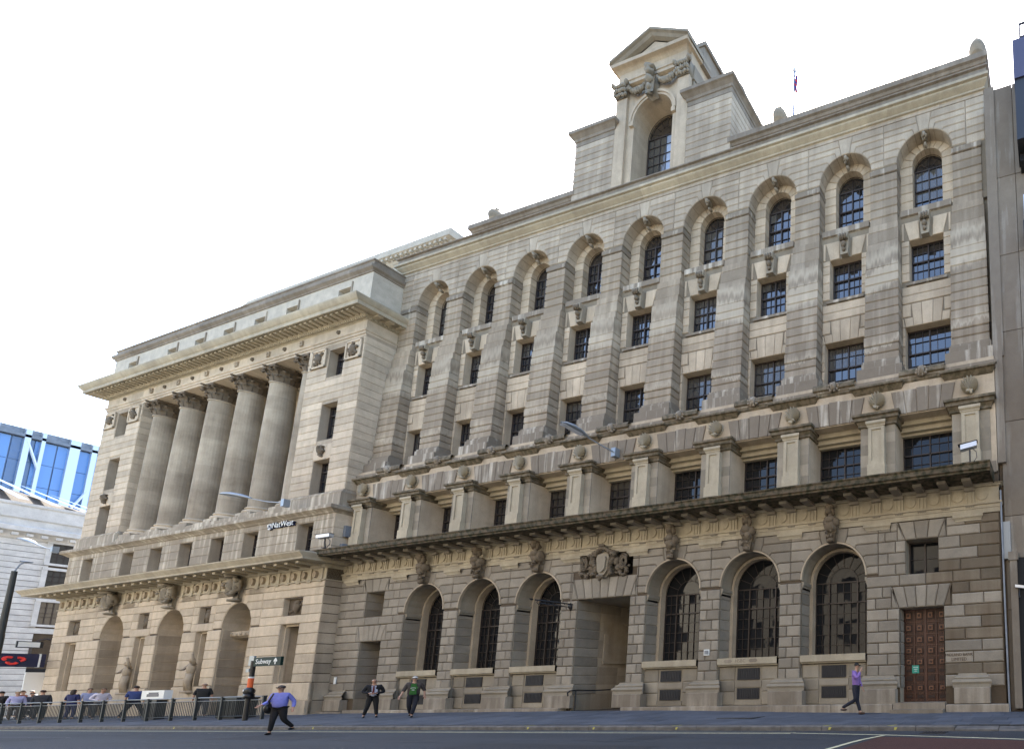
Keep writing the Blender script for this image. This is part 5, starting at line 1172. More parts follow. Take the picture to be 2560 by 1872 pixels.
# ------------------------------------------------------------------ other buildings
random.seed(61)
lb = thing('white_corner_building', 'white stone corner building at the far left beyond the portico bank, with sash windows', 'building')
X_ = -60.0
mb = MB(); mb.box(-80, X_ - .05, -4, 12, -.2, 16.6, .5); mb.obj('wall', M['joint'], lb)
z = 0.2; i = 0
WZ = [(12.4, 14.0), (9.95, 11.8), (7.4, 9.2)]
while z < 15.6:
    h = .46; mb = MB()
    segs = [(-4, 12)]
    for a, b in WZ:
        if z < b and z + h > a: segs = [(-4, 2.62), (3.42, 12)]
    if z < 6.3 and z > 4.3: segs = [(-4, 2.6), (3.7, 12)]
    if z < 3.9: segs = [(-4, 2.6), (4.6, 12)]
    for a, b in segs: mb.box(X_ - .05, X_ + .03, a, b, z + .02, z + h - .02)
    mb.obj('stone_course', M['white'], lb, kind='stuff'); z += h
for a, b in WZ:
    mb = MB(); mb.box(X_ - .05, X_ + .08, 2.4, 2.62, a - .1, b + .15, .5); mb.box(X_ - .05, X_ + .08, 3.42, 3.62, a - .1, b + .15, .5); mb.box(X_ - .05, X_ + .12, 2.4, 3.62, b, b + .22, .5); mb.box(X_ - .05, X_ + .12, 2.4, 3.62, a - .2, a - .02, .5); f = mb.obj('window_surround', M['white'], lb)
    mb = MB(); mb.quad((X_ - .02, 2.62, a), (X_ - .02, 3.42, a), (X_ - .02, 3.42, b), (X_ - .02, 2.62, b)); mb.obj('pane', M['blind'], f)
    mb = MB()
    for y in (2.62, 2.88, 3.15, 3.42): mb.box(X_ - .02, X_ + .02, y - .022, y + .022, a, b, .5)
    for zz in (a, a + (b - a) * .33, a + (b - a) * .5, a + (b - a) * .75, b): mb.box(X_ - .02, X_ + .03, 2.62, 3.42, zz - .018, zz + .018, .5)
    mb.obj('sash_bars', M['bars'], f)
mb = MB(); pts = [(X_ + .0, 2.6, 4.3), (X_, 3.7, 4.3), (X_, 3.7, 5.8), (X_, 3.4, 6.15), (X_, 3.15, 6.25), (X_, 2.9, 6.15), (X_, 2.6, 5.8)]; mb.poly(pts); mb.obj('arched_window', M['glass'], lb)
mb = MB(); mb.tube([(X_ + .03, *p[1:]) for p in pts] + [(X_ + .03, 2.6, 4.3)], .06, 6); mb.obj('window_frame', M['bars'], lb)
mb = MB(); mb.box(X_ - .3, X_ + .0, 2.6, 4.6, 0, 3.85, .5); mb.obj('doorway', M['void'], lb)
def profX(mb, pts, y0, y1):
    for (a, za), (b, zb) in zip(pts[:-1], pts[1:]): mb.quad((a, y0, za), (a, y1, za), (b, y1, zb), (b, y0, zb), .5)
mb = MB(); profX(mb, [(X_, 14.0), (X_ + .1, 14.1), (X_ + .3, 14.5), (X_ + .6, 14.6), (X_ + .6, 14.95), (X_ + .1, 15.1), (X_ + .1, 15.6), (X_ + .25, 15.7), (X_ + .25, 16.6), (X_ + .35, 16.7), (X_ + .35, 16.9), (X_ - 1, 17.0)], -5, 13)
for q in range(30): mb.box(X_, X_ + .45, -4 + q * .55, -3.75 + q * .55, 14.25, 14.48, .5)
mb.obj('cornice', M['white'], lb)
mb = MB(); mb.poly([(X_ - .6, -6, 17.2), (X_ - .6, 6, 16.4), (X_ - 9, 7, 18.5), (X_ - 9, 2.13, 19.8), (X_ - 9, -6, 22.0)], .5); mb.obj('roof', M['tanroof'], lb)
mb = MB()
for q in range(4):
    y = -.1 + q * 1.25; zt = 19.75 - .28 * (y - 2.13)
    mb.add([(X_ - .9, y + 1.3, 17.45 - .09 * q), (X_ - .9, y + 1.7, 17.42 - .09 * q), (X_ - 8.6, y + .8, zt + .35), (X_ - 8.6, y + .3, zt + .5)], [(0, 1, 2, 3), (3, 2, 1, 0)])
mb.obj('roof_glazing', M['bluedk'], lb)
gt = thing('blue_glass_tower', 'blue glass office block with white diagonal bracing rising behind the left corner building', 'office block')
XG = -120.0
mb = MB(); mb.box(XG - 20, XG - .1, -6, 30, 0, 38.0, .5); mb.obj('wall', M['bluedk'], gt)
for j, zz in enumerate([18.3 + 3.28 * q for q in range(6)]):
    for i in range(12):
        y = 2.0 + i * 1.5; mb = MB(); e = random.uniform(-.02, .02)
        mb.quad((XG + e, y + .05, zz + .06), (XG - e, y + 1.45, zz + .06), (XG - e, y + 1.45, zz + 3.26), (XG + e, y + .05, zz + 3.26)); mb.obj('glass_pane', M['bluegl'] if i % 4 != 3 else M['bluedk'], gt)
for y, wd in ((13.42, .2), (14.45, .13), (16.6, .36), (18.0, .2), (11.2, .36), (9.6, .2), (20, .3)):
    mb = MB(); mb.box(XG, XG + .5, y - wd, y + wd, 14, 39.3, .5); mb.obj('white_mullion', M['alu'], gt)
for (ya, za), (yb, zb) in (((13.44, 37.6), (14.4, 34.0)), ((18.05, 32.2), (17.1, 29.0)), ((11.2, 37), (9.7, 32))):
    mb = MB(); mb.tube([(XG + .4, ya, za), (XG + .4, yb, zb)], .13, 6); mb.obj('diagonal_brace', M['alu'], gt)
mb = MB(); mb.box(XG - 1, XG + .5, 0, 30, 38.1, 38.5, .5); mb.box(XG - 3, XG, 0, 30, 38.5, 39.4, .4); mb.obj('roof_edge', M['lead'], gt)
nb = thing('right_neighbour_building', 'plain pale stone building with a dark upper block at the far right edge', 'building')
mb = MB(); zs = [-.2, 3.6, 7.0, 10.6, 14.2, 17.4, 20.8, 24.9]
mb.box(XR + .03, 40, .22, 9, -.2, 24.8, .5); mb.obj('wall', M['joint'], nb)
for z0, z1 in zip(zs[:-1], zs[1:]):
    for a, b in ((XR + .15, 18.66), (18.68, 19.9)): mb = MB(); mb.cham(rect(a, b, z0 + .01, z1 - .01), .22, .05, .01); mb.obj('wall_panel', M['neigh'], nb)
mb = MB(); mb.box(17.55, 17.95, .1, .9, 13.2, 24.95, .5); mb.box(17.6, 17.9, .05, .9, 9.0, 13.4, .5); mb.obj('wall_buttress', M['neigh'], nb)
mb = MB(); mb.box(18.84, 32, -.8, 8, 21.0, 23.6, .5); mb.obj('dark_upper_block', M['black'], nb); mb = MB(); mb.box(18.82, 32, -.84, 8, 23.6, 25.3, .5); mb.obj('purple_fascia', plain('purple_grey_fascia', (.05, .05, .10), .5), nb)
mb = MB()
for zz in (25.7, 26.3): mb.tube([(19.1, -.6, zz), (30, -.6, zz)], .035, 6)
mb.tube([(19.1, -.6, 25.3), (19.1, -.6, 26.3)], .035, 6); mb.obj('roof_rail', M['black'], nb)
for zz in (25.15, 26.0): mb = MB(); mb.tube([(17.75, 1.2, zz), (18.8, 1.2, zz)], .035, 6); mb.obj('roof_rail', M['black'], nb)
mb = MB(); mb.box(18.15, 19.9, -.02, .2, -.1, 5.4, .5); mb.obj('dark_entrance', M['void'], nb)
mb = MB(); mb.box(17.9, 18.15, -.1, .3, .2, 5.5, .5); mb.box(17.86, 18.2, -.14, .3, 5.3, 5.6, .5); mb.obj('door_pier', M['neigh'], nb)
for zz in (11.4, 14.9, 18.2, 21.4): mb = MB(); mb.box(18.95, 21, -.25, .3, zz, zz + 1.1, .5); mb.obj('balcony_front', M['alu'], nb); mb = MB(); mb.box(18.9, 21, -.3, .3, zz - .7, zz - .02, .5); mb.obj('balcony_shadow_box', M['black'], nb)
# opposite side of the street: sunlit, seen in the glass only
for (xa, xb, H, mt_, lab) in ((-75, -17, 17.0, 'opp', 'sunlit pale stone offices across the street, mirrored in the left bank windows'), (-16.5, 45, 21.0, 'oppdark', 'tall tan brick offices across the street, mirrored in the right bank windows')):
    op = thing('opposite_office_building', lab, 'building')
    opw = [(xa + 1.8 + b * 3.5, .85, z0, z1, False, .3) for b in range(int((xb - xa) / 3.5)) for z0, z1 in ((1.0, 3.6), (5.2, 7.8), (9.2, 11.6))]
    s = MB(); wall(s, xa, xb, -.2, H, 23.5, opw); s.v = [(x, -y, z) for x, y, z in s.v]; s.obj('wall', M[mt_], op)
    mb = MB(); mb.box(xa, xb, -34, -23.85, -.2, H - .1, .5); mb.obj('inner_wall', M['void'], op); mb = MB(); mb.box(xa, xb, -24, -23.0, H - .4, H + .1, .5); mb.obj('cornice', M[mt_], op)
mb = MB(); mb.quad((-160, -24, -.02), (70, -24, -.02), (70, -19.5, -.02), (-160, -19.5, -.02)); o = mb.obj('far_pavement', M['slab']); o['kind'] = 'structure'

# ------------------------------------------------------------------ street furniture and wall fittings
random.seed(71)
def wall_lamp(label, bxyz, tip, arm=.035, head=1.0):
    t = thing('wall_street_lamp', label, 'street lamp', bxyz, group='street lamps bracketed from the bank walls')
    b = Vector(bxyz); d = Vector(tip) - b
    mb = MB(); mb.box(-.12, .12, -.16, .06, -.2, .2, .5); mb.obj('bracket_box', M['lampgrey'], t)
    p = d * .52; mb = MB(); mb.tube([(0, -.12, 0), tuple(d * .28 + Vector((0, 0, -.01 * d.length))), tuple(p)], arm, 8, r1=arm * .8); mb.obj('arm', M['lampgrey'], t)
    mb = MB(); n = 9; u = d.normalized(); sd_ = u.cross(Vector((0, 0, 1))).normalized(); up = sd_.cross(u)
    secs = [(0, .05, .05), (.12, .10, .09), (.3, .17, .13), (.6, .21, .15), (.85, .17, .11), (1.0, .05, .03)]
    rings = []
    for (f, wd, ht) in secs:
        c0 = p + (d - p) * f + up * (.06 * math.sin(f * PI)); rings.append([tuple(c0 + sd_ * wd * math.cos(a) * head + up * (ht * math.sin(a) if math.sin(a) > 0 else ht * .25 * math.sin(a)) * head) for a in [2 * PI * q / 12 for q in range(12)]])
    vs = [v for r in rings for v in r]; fs = [(i * 12 + k, i * 12 + (k + 1) % 12, (i + 1) * 12 + (k + 1) % 12, (i + 1) * 12 + k) for i in range(len(rings) - 1) for k in range(12)]
    mb.add(vs, fs, .5); mb.obj('lamp_head', M['lampgrey'], t, True)
    c0 = p + (d - p) * .6 - up * .045; mb = MB(); mb.add([tuple(c0 + u * a * .38 + sd_ * b_ * .15) for a, b_ in ((-1, -1), (1, -1), (1, 1), (-1, 1))], [(0, 1, 2, 3), (3, 2, 1, 0)]); mb.obj('lamp_glass', M['whitep'], t)
wall_lamp('long grey lamp arm bracketed out between the first-floor windows above the entrance', (.34, -.1, 11.75), (-.25, -2.1, 12.2))
wall_lamp('slim grey street lamp on the portico bank ledge in front of the columns', (-20.55, -1.0, 11.45), (-24.9, -1.6, 12.25), .03)
wall_lamp('thin lamp arm reaching left from the far end of the portico bank', (-45.1, -.7, 11.2), (-52.5, -.3, 12.8), .04)
def cctv(label, loc, yaw, s=1.0, cable=True):
    t = thing('security_camera', label, 'security camera', loc, yaw, group='white security cameras on the walls')
    mb = MB(); mb.tube([(0, .05, 0), (0, 0, .3 * s), (0, 0, .48 * s)], .028 * s, 8); mb.box(-.06 * s, .06 * s, -.06 * s, .06 * s, -.03, .02, .5); mb.obj('bracket', M['black'], t)
    mb = MB(); mb.add([(x * s, y * s, z * s) for x, y, z in [(-.32, -.1, .47), (.25, -.1, .58), (.25, .1, .58), (-.32, .1, .47), (-.32, -.1, .64), (.25, -.1, .75), (.25, .1, .75), (-.32, .1, .64)]], [(0, 1, 5, 4), (1, 2, 6, 5), (2, 3, 7, 6), (3, 0, 4, 7), (4, 5, 6, 7), (3, 2, 1, 0)]); mb.obj('housing', M['alu'], t)
    mb = MB(); mb.add([(x * s, y * s, z * s) for x, y, z in [(-.335, -.085, .49), (-.335, .085, .49), (-.325, .085, .62), (-.325, -.085, .62)]], [(0, 3, 2, 1)]); mb.add([(x * s, y * s, z * s) for x, y, z in [(-.4, -.12, .655), (.28, -.12, .775), (.28, .12, .775), (-.4, .12, .655)]], [(0, 1, 2, 3), (3, 2, 1, 0)]); mb.obj('front_glass', M['black'], t)
    if cable: mb = MB(); mb.tube([(.1 * s, 0, .52 * s), (.22 * s, .0, .4 * s), (.24 * s, 0, .2 * s), (.14 * s, .0, .05), (.03, .02, 0)], .014, 6); mb.obj('cable', M['black'], t)
cctv('white security camera on a black pole standing on the mossy cornice at the right corner', (16.75, -.95, 8.62), .1, 1.0)
cctv('white security camera with looped cable on the cornice where the two banks join', (-16.6, -1.15, 8.6), .35, 1.0)
cctv('small white security camera low on the dark edge of the right neighbouring building', (18.2, -.15, 4.0), PI, .55, False)
# iron hanging bracket between arches
t = thing('hanging_sign_bracket', 'black wrought iron sign bracket projecting left of the entrance between two piers', 'sign bracket', (-1.75, 0, 4.95))
mb = MB(); mb.tube([(.1, 0, 0), (0, -.5, .02), (-.35, -1.25, .04)], .03, 6); mb.tube([(.1, 0, -.14), (0, -.5, -.12), (-.28, -1.1, -.08)], .022, 6); mb.obj('arm', M['black'], t)
mb = MB()
for q in range(5): u = q / 4; c0 = Vector((.06 - .36 * u, -.1 - 1.0 * u, -.05)); mb.tube([tuple(c0 + Vector((0, .09 * math.cos(a), .09 * math.sin(a)))) for a in [k * .8 for k in range(8)]], .014, 5)
mb.blob((-.4, -1.35, .05), (.06, .09, .06), .4, 1); mb.blob((.02, -.05, -.08), (.09, .09, .16), .3, 1); mb.obj('scrollwork', M['black'], t)
mb = MB()
t = thing('downpipe', 'slim dark downpipe in the corner where the two banks meet', 'drainpipe', (-17.66, -.05, 0)); mb.tube([(0, 0, .1), (0, 0, 7.4)], .05, 8); mb.obj('pipe', M['coping'], t)
mb = MB()
for z in (1.2, 2.9, 4.6, 6.3): mb.tube([(0, 0, z), (0, 0, z + .06)], .07, 8)
mb.obj('collar', M['black'], t, kind='stuff')
t = thing('downpipe', 'thin grey pipe up the right corner of the long bank with white paint runs', 'drainpipe', (17.66, -.06, 0)); mb = MB(); mb.tube([(.05, 0, .05), (.02, 0, 3.5), (0, 0, 7.9)], .035, 8); mb.obj('pipe', M['lead'], t)
o = MB(); o.box(17.7, 17.95, .0, .17, 5.4, 6.75, .5); o = o.obj('wall_cabinet', M['lampgrey']); tag(o, 'tall grey equipment cabinet fixed to the wall right of the long bank', 'wall cabinet')
o = MB(); o.box(5.41, 5.66, -.06, -.03, 2.42, 2.66, .5); o = o.obj('wall_plaque', M['letter']); tag(o, 'small white plaque with dark rim on the pier between two arched windows', 'plaque')
mb = MB(); mb.box(5.44, 5.63, -.066, -.06, 2.46, 2.62, .5); mb.obj('plaque_text', M['lead'], o)
o = MB(); o.box(14.1, 14.37, .43, .445, 1.48, 1.77, .5); o = o.obj('door_notice', M['teal']); tag(o, 'small green notice pinned to the right oak door', 'notice')
mb = MB()
for q in range(3): mb.box(14.15 + .02 * q, 14.33 - .02 * q, .425, .43, 1.69 - .07 * q, 1.71 - .07 * q, .5)
mb.obj('notice_print', M['letter'], o)
o = MB(); o.box(-17.0, -16.85, -.06, -.03, 1.75, 2.1, .5); o = o.obj('wall_notice', M['letter']); tag(o, 'narrow white notice on the pier beside the left bank door', 'notice')
# projecting bank sign at the far corner, lit box beside it
t = thing('projecting_bank_sign', 'dark blue projecting sign with a red three-arrow emblem at the far corner', 'bank sign', (-44.95, -.45, 3.85))
mb = MB(); mb.box(-.16, .16, -1.35, .05, -.42, .42, .5); mb.obj('sign_box', M['navy'], t)
mb = MB()
for q in range(3):
    a0 = 2 * PI * q / 3 + .4; c0 = (-.9 + .18 * math.cos(a0), .0 + .13 * math.sin(a0))
    mb.tube([(.17, c0[0] + .14 * math.cos(a0 + u), c0[1] + .11 * math.sin(a0 + u)) for u in [k * .55 - 1.7 for k in range(7)]], .07, 6)
mb.obj('red_emblem', M['red'], t)
mb = MB(); mb.box(-.19, .19, -.16, -.10, -.43, .43, .5); mb.obj('white_edge', M['letter'], t)
t = thing('small_projecting_sign', 'small white sign in a black frame on the corner above the bank sign', 'sign', (-44.9, -.75, 4.85)); mb = MB(); mb.box(-.06, .06, -.6, .2, -.2, .22, .5); mb.obj('sign_frame', M['black'], t); mb = MB(); mb.box(.06, .075, -.55, .1, -.15, .17, .5); mb.obj('sign_face', M['letter'], t)
t = thing('white_poster_board', 'white poster board with a navy panel at the far left corner of the portico bank', 'poster board', (-46.6, .4, .25)); mb = MB(); mb.box(-.05, .05, -.9, .6, .4, 2.9, .5); mb.obj('board', M['letter'], t)
mb = MB(); mb.box(.05, .07, -.3, .6, 2.2, 2.75, .5); mb.obj('navy_panel', M['navy'], t); mb = MB(); mb.box(-.05, .05, -.9, -.8, 0, .4, .5); mb.obj('leg', M['black'], t); mb = MB(); mb.box(-.05, .05, .5, .6, 0, .4, .5); mb.obj('leg', M['black'], t)
t = thing('lamp_column', 'tall dark lamp column leaning up the far left edge of the picture', 'lamp post', (-38.2, -3.3, 0)); 
mb = MB(); mb.tube([(0, 0, 0), (0, 0, .9)], .16, 12, r1=.14); mb.tube([(0, 0, .9), (0, 0, 5.0)], .14, 12, r1=.12); mb.tube([(0, 0, 5.0), (0, 0, 8.6)], .11, 12, r1=.085); mb.obj('column', M['darksteel'], t)
mb = MB(); mb.tube([(0, 0, 8.6), (0, .1, 9.0), (0, .2, 9.15)], .03, 6); mb.blob((0, .25, 9.2), (.12, .2, .06), .1, 1); mb.obj('lamp_head', M['lampgrey'], t)
# pedestrian guard rail: each bay a thing of its own run, posts and bars as parts
gr = thing('pedestrian_guard_rail', 'long grey guard rail with square posts along the kerb at the left', 'guard rail')
def ry(x): return -2.05 - (x + 16.6) * (-1) * .065 if False else (-2.15 + (x + 17.0) * .064)
px_ = [-16.9, -17.9, -19.6, -21.3, -22.95, -24.65, -26.3, -27.9, -29.5, -31.1, -32.7, -34.3, -35.9, -37.5, -39.1, -40.7]
for x in px_:
    y = ry(x); z = gz(x, y); mb = MB(); mb.box(x - .045, x + .045, y - .045, y + .045, z - .02, z + 1.02, .5); mb.box(x - .055, x + .055, y - .055, y + .055, z + 1.02, z + 1.09, .5); mb.obj('post', M['darksteel'], gr)
for a, b in zip(px_[:-1], px_[1:]):
    for h_, r_, mt_ in ((1.06, .03, 'steel'), (.9, .018, 'steel'), (.16, .02, 'darksteel')):
        mb = MB(); mb.tube([(a, ry(a), gz(a, ry(a)) + h_), (b, ry(b), gz(b, ry(b)) + h_)], r_, 6); mb.obj('rail', M[mt_], gr)
    mb = MB(); n = int(abs(a - b) / .11)
    for q in range(1, n): x = a + (b - a) * q / n; y = ry(x); z = gz(x, y); mb.box(x - .008, x + .008, y - .008, y + .008, z + .16, z + .9, .5)
    mb.obj('infill_bars', M['darksteel'], gr)
# signpost with finger sign
sx_, sy_ = -16.9, -2.6; sz = gz(sx_, sy_)
t = thing('subway_signpost', 'black post with a green finger sign pointing to the subway and an orange band', 'signpost', (sx_, sy_, sz))
mb = MB(); mb.tube([(0, 0, 0), (0, 0, 2.72)], .075, 12); mb.obj('post', M['black'], t)
mb = MB(); mb.tube([(0, 0, 1.5), (0, 0, 1.92)], .082, 12); mb.obj('orange_band', M['orange'], t); mb = MB(); mb.tube([(0, 0, 1.92), (0, 0, 1.99)], .084, 12); mb.obj('white_band', M['letter'], t)
mb = MB(); mb.blob((0, 0, 1.32), (.20, .16, .2), .03, 3); mb.box(-.14, .14, -.12, .12, 1.0, 1.2, .5); mb.obj('post_box', M['black'], t, True); mb = MB(); mb.tube([(.02, -.165, 1.36), (.02, -.175, 1.36)], .04, 10); mb.obj('roundel', M['letter'], t)
mb = MB(); mb.box(.1, 2.05, -.04, .04, 2.46, 2.86, .5); mb.obj('sign_board', M['green'], t); mb = MB(); mb.box(-.3, .06, -.03, .03, 2.5, 2.95, .5); mb.box(-.22, .0, -.1, -.07, 2.2, 2.36, .5); mb.obj('side_plate', M['lampgrey'], t)
text('sign_lettering', 'Subway', .32, M['letter'], t, (.82, -.045, 2.66), depth=.004, sx=1.15)
mb = MB(); mb.prism([(1.66, 2.52), (1.72, 2.52), (1.72, 2.68), (1.80, 2.62), (1.80, 2.70), (1.69, 2.81), (1.58, 2.70), (1.58, 2.62), (1.66, 2.68)], -.05, -.04); mb.obj('arrow', M['letter'], t)
lb2 = thing('litter_bin', 'large black slatted street bin behind the end of the guard rail', 'litter bin', (-20.1, -1.7, gz(-20.1, -1.7)))
mb = MB(); mb.box(-.75, .75, -.3, .3, 0, .95, .5); mb.obj('body', M['black'], lb2); mb = MB()
for q in range(16): mb.box(-.74 + .095 * q, -.69 + .095 * q, -.33, -.3, .03, .92, .5)
mb.box(-.78, .78, -.34, .34, .93, 1.0, .5); mb.obj('slats', M['darksteel'], lb2)
ib = thing('information_board', 'white angled board with dark lettering on a black plinth behind the guard rail', 'information board', (-26.2, -2.0, gz(-26.2, -2.0)))
mb = MB(); mb.box(-.55, .55, -.15, .15, 0, .98, .5); mb.obj('plinth', M['black'], ib)
mb = MB(); mb.box(-1.0, 1.0, -.12, .12, 1.0, 1.48, .5); mb.obj('white_box', M['letter'], ib); mb = MB(); mb.box(-.5, .55, -.13, -.12, 1.16, 1.3, .5); mb.box(-.35, .5, -.13, -.12, 1.3, 1.38, .5); mb.obj('dark_logo', M['navy'], ib)
# statues standing in the two narrow niches
def statue(cx, label, seed, y=YF + .12, lean=0.0):
    random.seed(seed); t = thing('niche_statue', label, 'statue', (cx, y, 1.5)); mb = MB()
    mb.tube([(-.1, 0, .1), (-.12, -.05, .6), (-.05, 0, 1.1)], .09, 8, r1=.13); mb.tube([(.14, 0, .1), (.12, -.08, .6), (.06, 0, 1.1)], .09, 8, r1=.13); mb.blob((lean * .5, -.02, 1.3), (.21, .15, .36), .15); mb.blob((lean, -.05, 1.8), (.1, .11, .15), .1); mb.box(-.3, .3, -.15, .3, -.02, .12, .5)
    mb.tube([(lean * .5 - .22, 0, 1.55), (-.38, -.12, 1.3), (-.12, -.28, 1.25)], .075, 8, r1=.05); mb.tube([(lean * .5 + .22, 0, 1.55), (.42, -.12, 1.75), (.50, -.2, 2.15)], .075, 8, r1=.05)
    mb.tube([(-.1, .1, 1.5), (-.3, .15, .9), (-.25, .15, .3)], .1, 6, r1=.05)
    mb.obj('figure', M['nwdirty'], t, True); return t
statue(-34.25, 'weathered stone statue with one raised arm in the niche between the two blind arches', 3, YF - .02, .05)
statue(-27.88, 'dark-headed stone statue leaning in the niche nearest the bank doorway', 4, YF - .02, .12)
# ------------------------------------------------------------------ people
def skin(name, pts, edges, rad, mat, parent, sub=1, root=0):
    me = bpy.data.meshes.new('tmp'); me.from_pydata(pts, edges, []); o = bpy.data.objects.new('tmp', me); COL.objects.link(o)
    md_ = o.modifiers.new('s', 'SKIN'); md_.use_smooth_shade = True
    for i, r in enumerate(rad):
        sv = me.skin_vertices[0].data[i]; sv.radius = r if isinstance(r, tuple) else (r, r); sv.use_root = (i == root)
    ss = o.modifiers.new('u', 'SUBSURF'); ss.levels = sub; ss.render_levels = sub
    dg = bpy.context.evaluated_depsgraph_get(); m2 = bpy.data.meshes.new_from_object(o.evaluated_get(dg)); m2.name = name
    bpy.data.objects.remove(o); m2.materials.clear(); m2.materials.append(mat)
    r = bpy.data.objects.new(name, m2); COL.objects.link(r); r.parent = parent; return r
def cloth(c, r=.85): return plain('cloth_%02d' % random.randrange(99), c, r, var=.12, scale=9)
def person(label, x, y, heading, top, legs_c, hair=(.03, .02, .015), skn=None, h=1.75, arms=None, legs=None, lean=0.0, jacket=None, bald=False, glasses=False, fat=1.0, shoes=(.01, .01, .01), group=None, zoff=None, headtilt=0, sleeves=True, longhair=False, skirt=False, fingers=True):
    """faces -Y at heading 0; lengths in units of a 1.75 m body"""
    z0 = (gz(x, y) if y > KY else RZ) if zoff is None else zoff
    t = thing('person', label, 'person', (x, y, z0), heading, group); k = h / 1.75; t.scale = (k, k, k)
    sk = skn or SKIN
    arms = arms or {'L': [(.24, .02, 1.12), (.26, -.05, .88)], 'R': [(-.24, .02, 1.12), (-.26, -.05, .88)]}
    legs = legs or {'L': [(.11, -.02, .50), (.12, .03, .09)], 'R': [(-.11, -.02, .50), (-.12, .03, .09)]}
    ln = lambda z: -lean * max(0, z - .9)
    A = lambda p: p
    pel = (0, 0, .93); wai = (0, ln(1.1), 1.1); che = (0, ln(1.32), 1.32); nk = (0, ln(1.47), 1.47); hb = (0, ln(1.54) - .01 - headtilt * .03, 1.55); hc = (0, ln(1.62) - .02 - headtilt * .07, 1.635); ht = (0, ln(1.7) - headtilt * .09, 1.715)
    pts = [pel, wai, che, nk, hb, hc, ht]; ed = [(0, 1), (1, 2), (2, 3), (3, 4), (4, 5), (5, 6)]; rad = [(.10, .08), (.10, .08), (.13, .09), .055, .055, (.075, .09), .055]
    for s_, sg in (('L', 1), ('R', -1)):
        i = len(pts); e_, w_ = arms[s_]; d = (Vector(w_) - Vector(e_)).normalized(); wv = Vector(w_)
        pts += [(sg * .17, ln(1.42), 1.42), e_, w_, tuple(wv + d * .07)]; ed += [(2, i), (i, i + 1), (i + 1, i + 2), (i + 2, i + 3)]; rad += [.052, .04, .027, (.036, .02)]
        if fingers:
            sdv = d.cross(Vector((0, -1, .2))).normalized()
            for q in range(4): pts.append(tuple(wv + d * (.145 + .012 * (1.5 - abs(q - 1.5))) + sdv * (.028 - .019 * q) + Vector((0, -.014, 0)))); ed.append((i + 3, len(pts) - 1)); rad.append(.0085)
            pts.append(tuple(wv + d * .07 + sdv * .06 + Vector((0, -.02, 0)))); ed.append((i + 2, len(pts) - 1)); rad.append(.010)
    li = {}
    for s_, sg in (('L', 1), ('R', -1)):
        i = len(pts); kn, an = legs[s_]; pts += [(sg * .075, 0, .86), kn, an, (an[0] * 1.1, an[1] - .12, an[2] - .05)]; ed += [(0, i), (i, i + 1), (i + 1, i + 2), (i + 2, i + 3)]; rad += [.065, .05, .035, (.035, .025)]; li[s_] = i
    skin('body', pts, ed, rad, sk, t)
    # head details
    mb = MB(); hy = hc[1]
    mb.blob((0, hy - .088, hc[2] - .012), (.013, .02, .022), .02, 1); mb.obj('nose', sk, t, True)
    for sg in (-1, 1): mb = MB(); mb.blob((sg * .078, hy + .005, hc[2] - .012), (.01, .02, .03), .05, 1); mb.obj('ear', sk, t, True)
    mb = MB(); mb.box(-.028, .028, hy - .088, hy - .08, hc[2] - .058, hc[2] - .05, .5); mb.obj('mouth', plain('lips', (.25, .08, .06), .6), t)
    if glasses:
        mb = MB(); mb.box(-.065, -.006, hy - .1, hy - .085, hc[2] - .0, hc[2] + .035, .5); mb.box(.006, .065, hy - .1, hy - .085, hc[2] - .0, hc[2] + .035, .5); mb.box(-.075, .075, hy - .095, hy - .085, hc[2] + .02, hc[2] + .035, .5); mb.box(-.08, -.07, hy - .09, hy + .01, hc[2] + .015, hc[2] + .03, .5); mb.box(.07, .08, hy - .09, hy + .01, hc[2] + .015, hc[2] + .03, .5); mb.obj('sunglasses', M['black'], t)
    else:
        for sg in (-1, 1): mb = MB(); mb.blob((sg * .032, hy - .082, hc[2] + .012), (.014, .008, .008), .0, 1); mb.obj('eye', M['black'], t)
    hm = plain('hair_%02d' % random.randrange(99), hair, .7, var=.3, scale=40); mb = MB()
    mb.blob((0, hy + (.03 if not bald else .05), hc[2] + (.02 if bald else .04)), (.084, .082, .074 if not bald else .05), .05, 3, fr=5)
    if longhair: mb.blob((0, hy + .06, hc[2] - .08), (.09, .06, .16), .08, 2)
    mb.obj('hair', hm, t, True)
    # clothes
    tm = cloth(top)
    tp = [(0, 0, .88), wai, che, (0, ln(1.44), 1.44)]; te = [(0, 1), (1, 2), (2, 3)]; tr = [(.175 * fat, .145 * fat), (.168 * fat, .135 * fat), (.165 * (.5 + fat / 2), .125), (.08, .07)]
    for s_, sg in (('L', 1), ('R', -1)):
        i = len(tp); e_, w_ = arms[s_]; ev, wv = Vector(e_), Vector(w_); tp += [(sg * .175, ln(1.42), 1.42), e_]; te += [(2, i), (i, i + 1)]; tr += [.07, .058]
        if sleeves: tp.append(tuple(ev + (wv - ev) * .9)); te.append((i + 1, i + 2)); tr.append(.042)
    if jacket: tr = [(r[0] * .84, r[1] * .84) if isinstance(r, tuple) else r * .8 for r in tr]
    skin('shirt', tp, te, tr, tm, t)
    lm = cloth(legs_c)
    lp = [(0, 0, 1.10)]; le = []; lr = [(.155 * fat, .12 * fat)]
    for s_, sg in (('L', 1), ('R', -1)):
        i = len(lp); kn, an = legs[s_]; lp += [(sg * .088, 0, .84), kn, (an[0], an[1], an[2] + .02)]; le += [(0, i), (i, i + 1), (i + 1, i + 2)]; lr += [.105 * (.4 + .6 * fat), .075, .058]
    skin('trousers' if not skirt else 'skirt', lp, le, lr, lm, t)
    sm = plain('shoe_%02d' % random.randrange(99), shoes, .4)
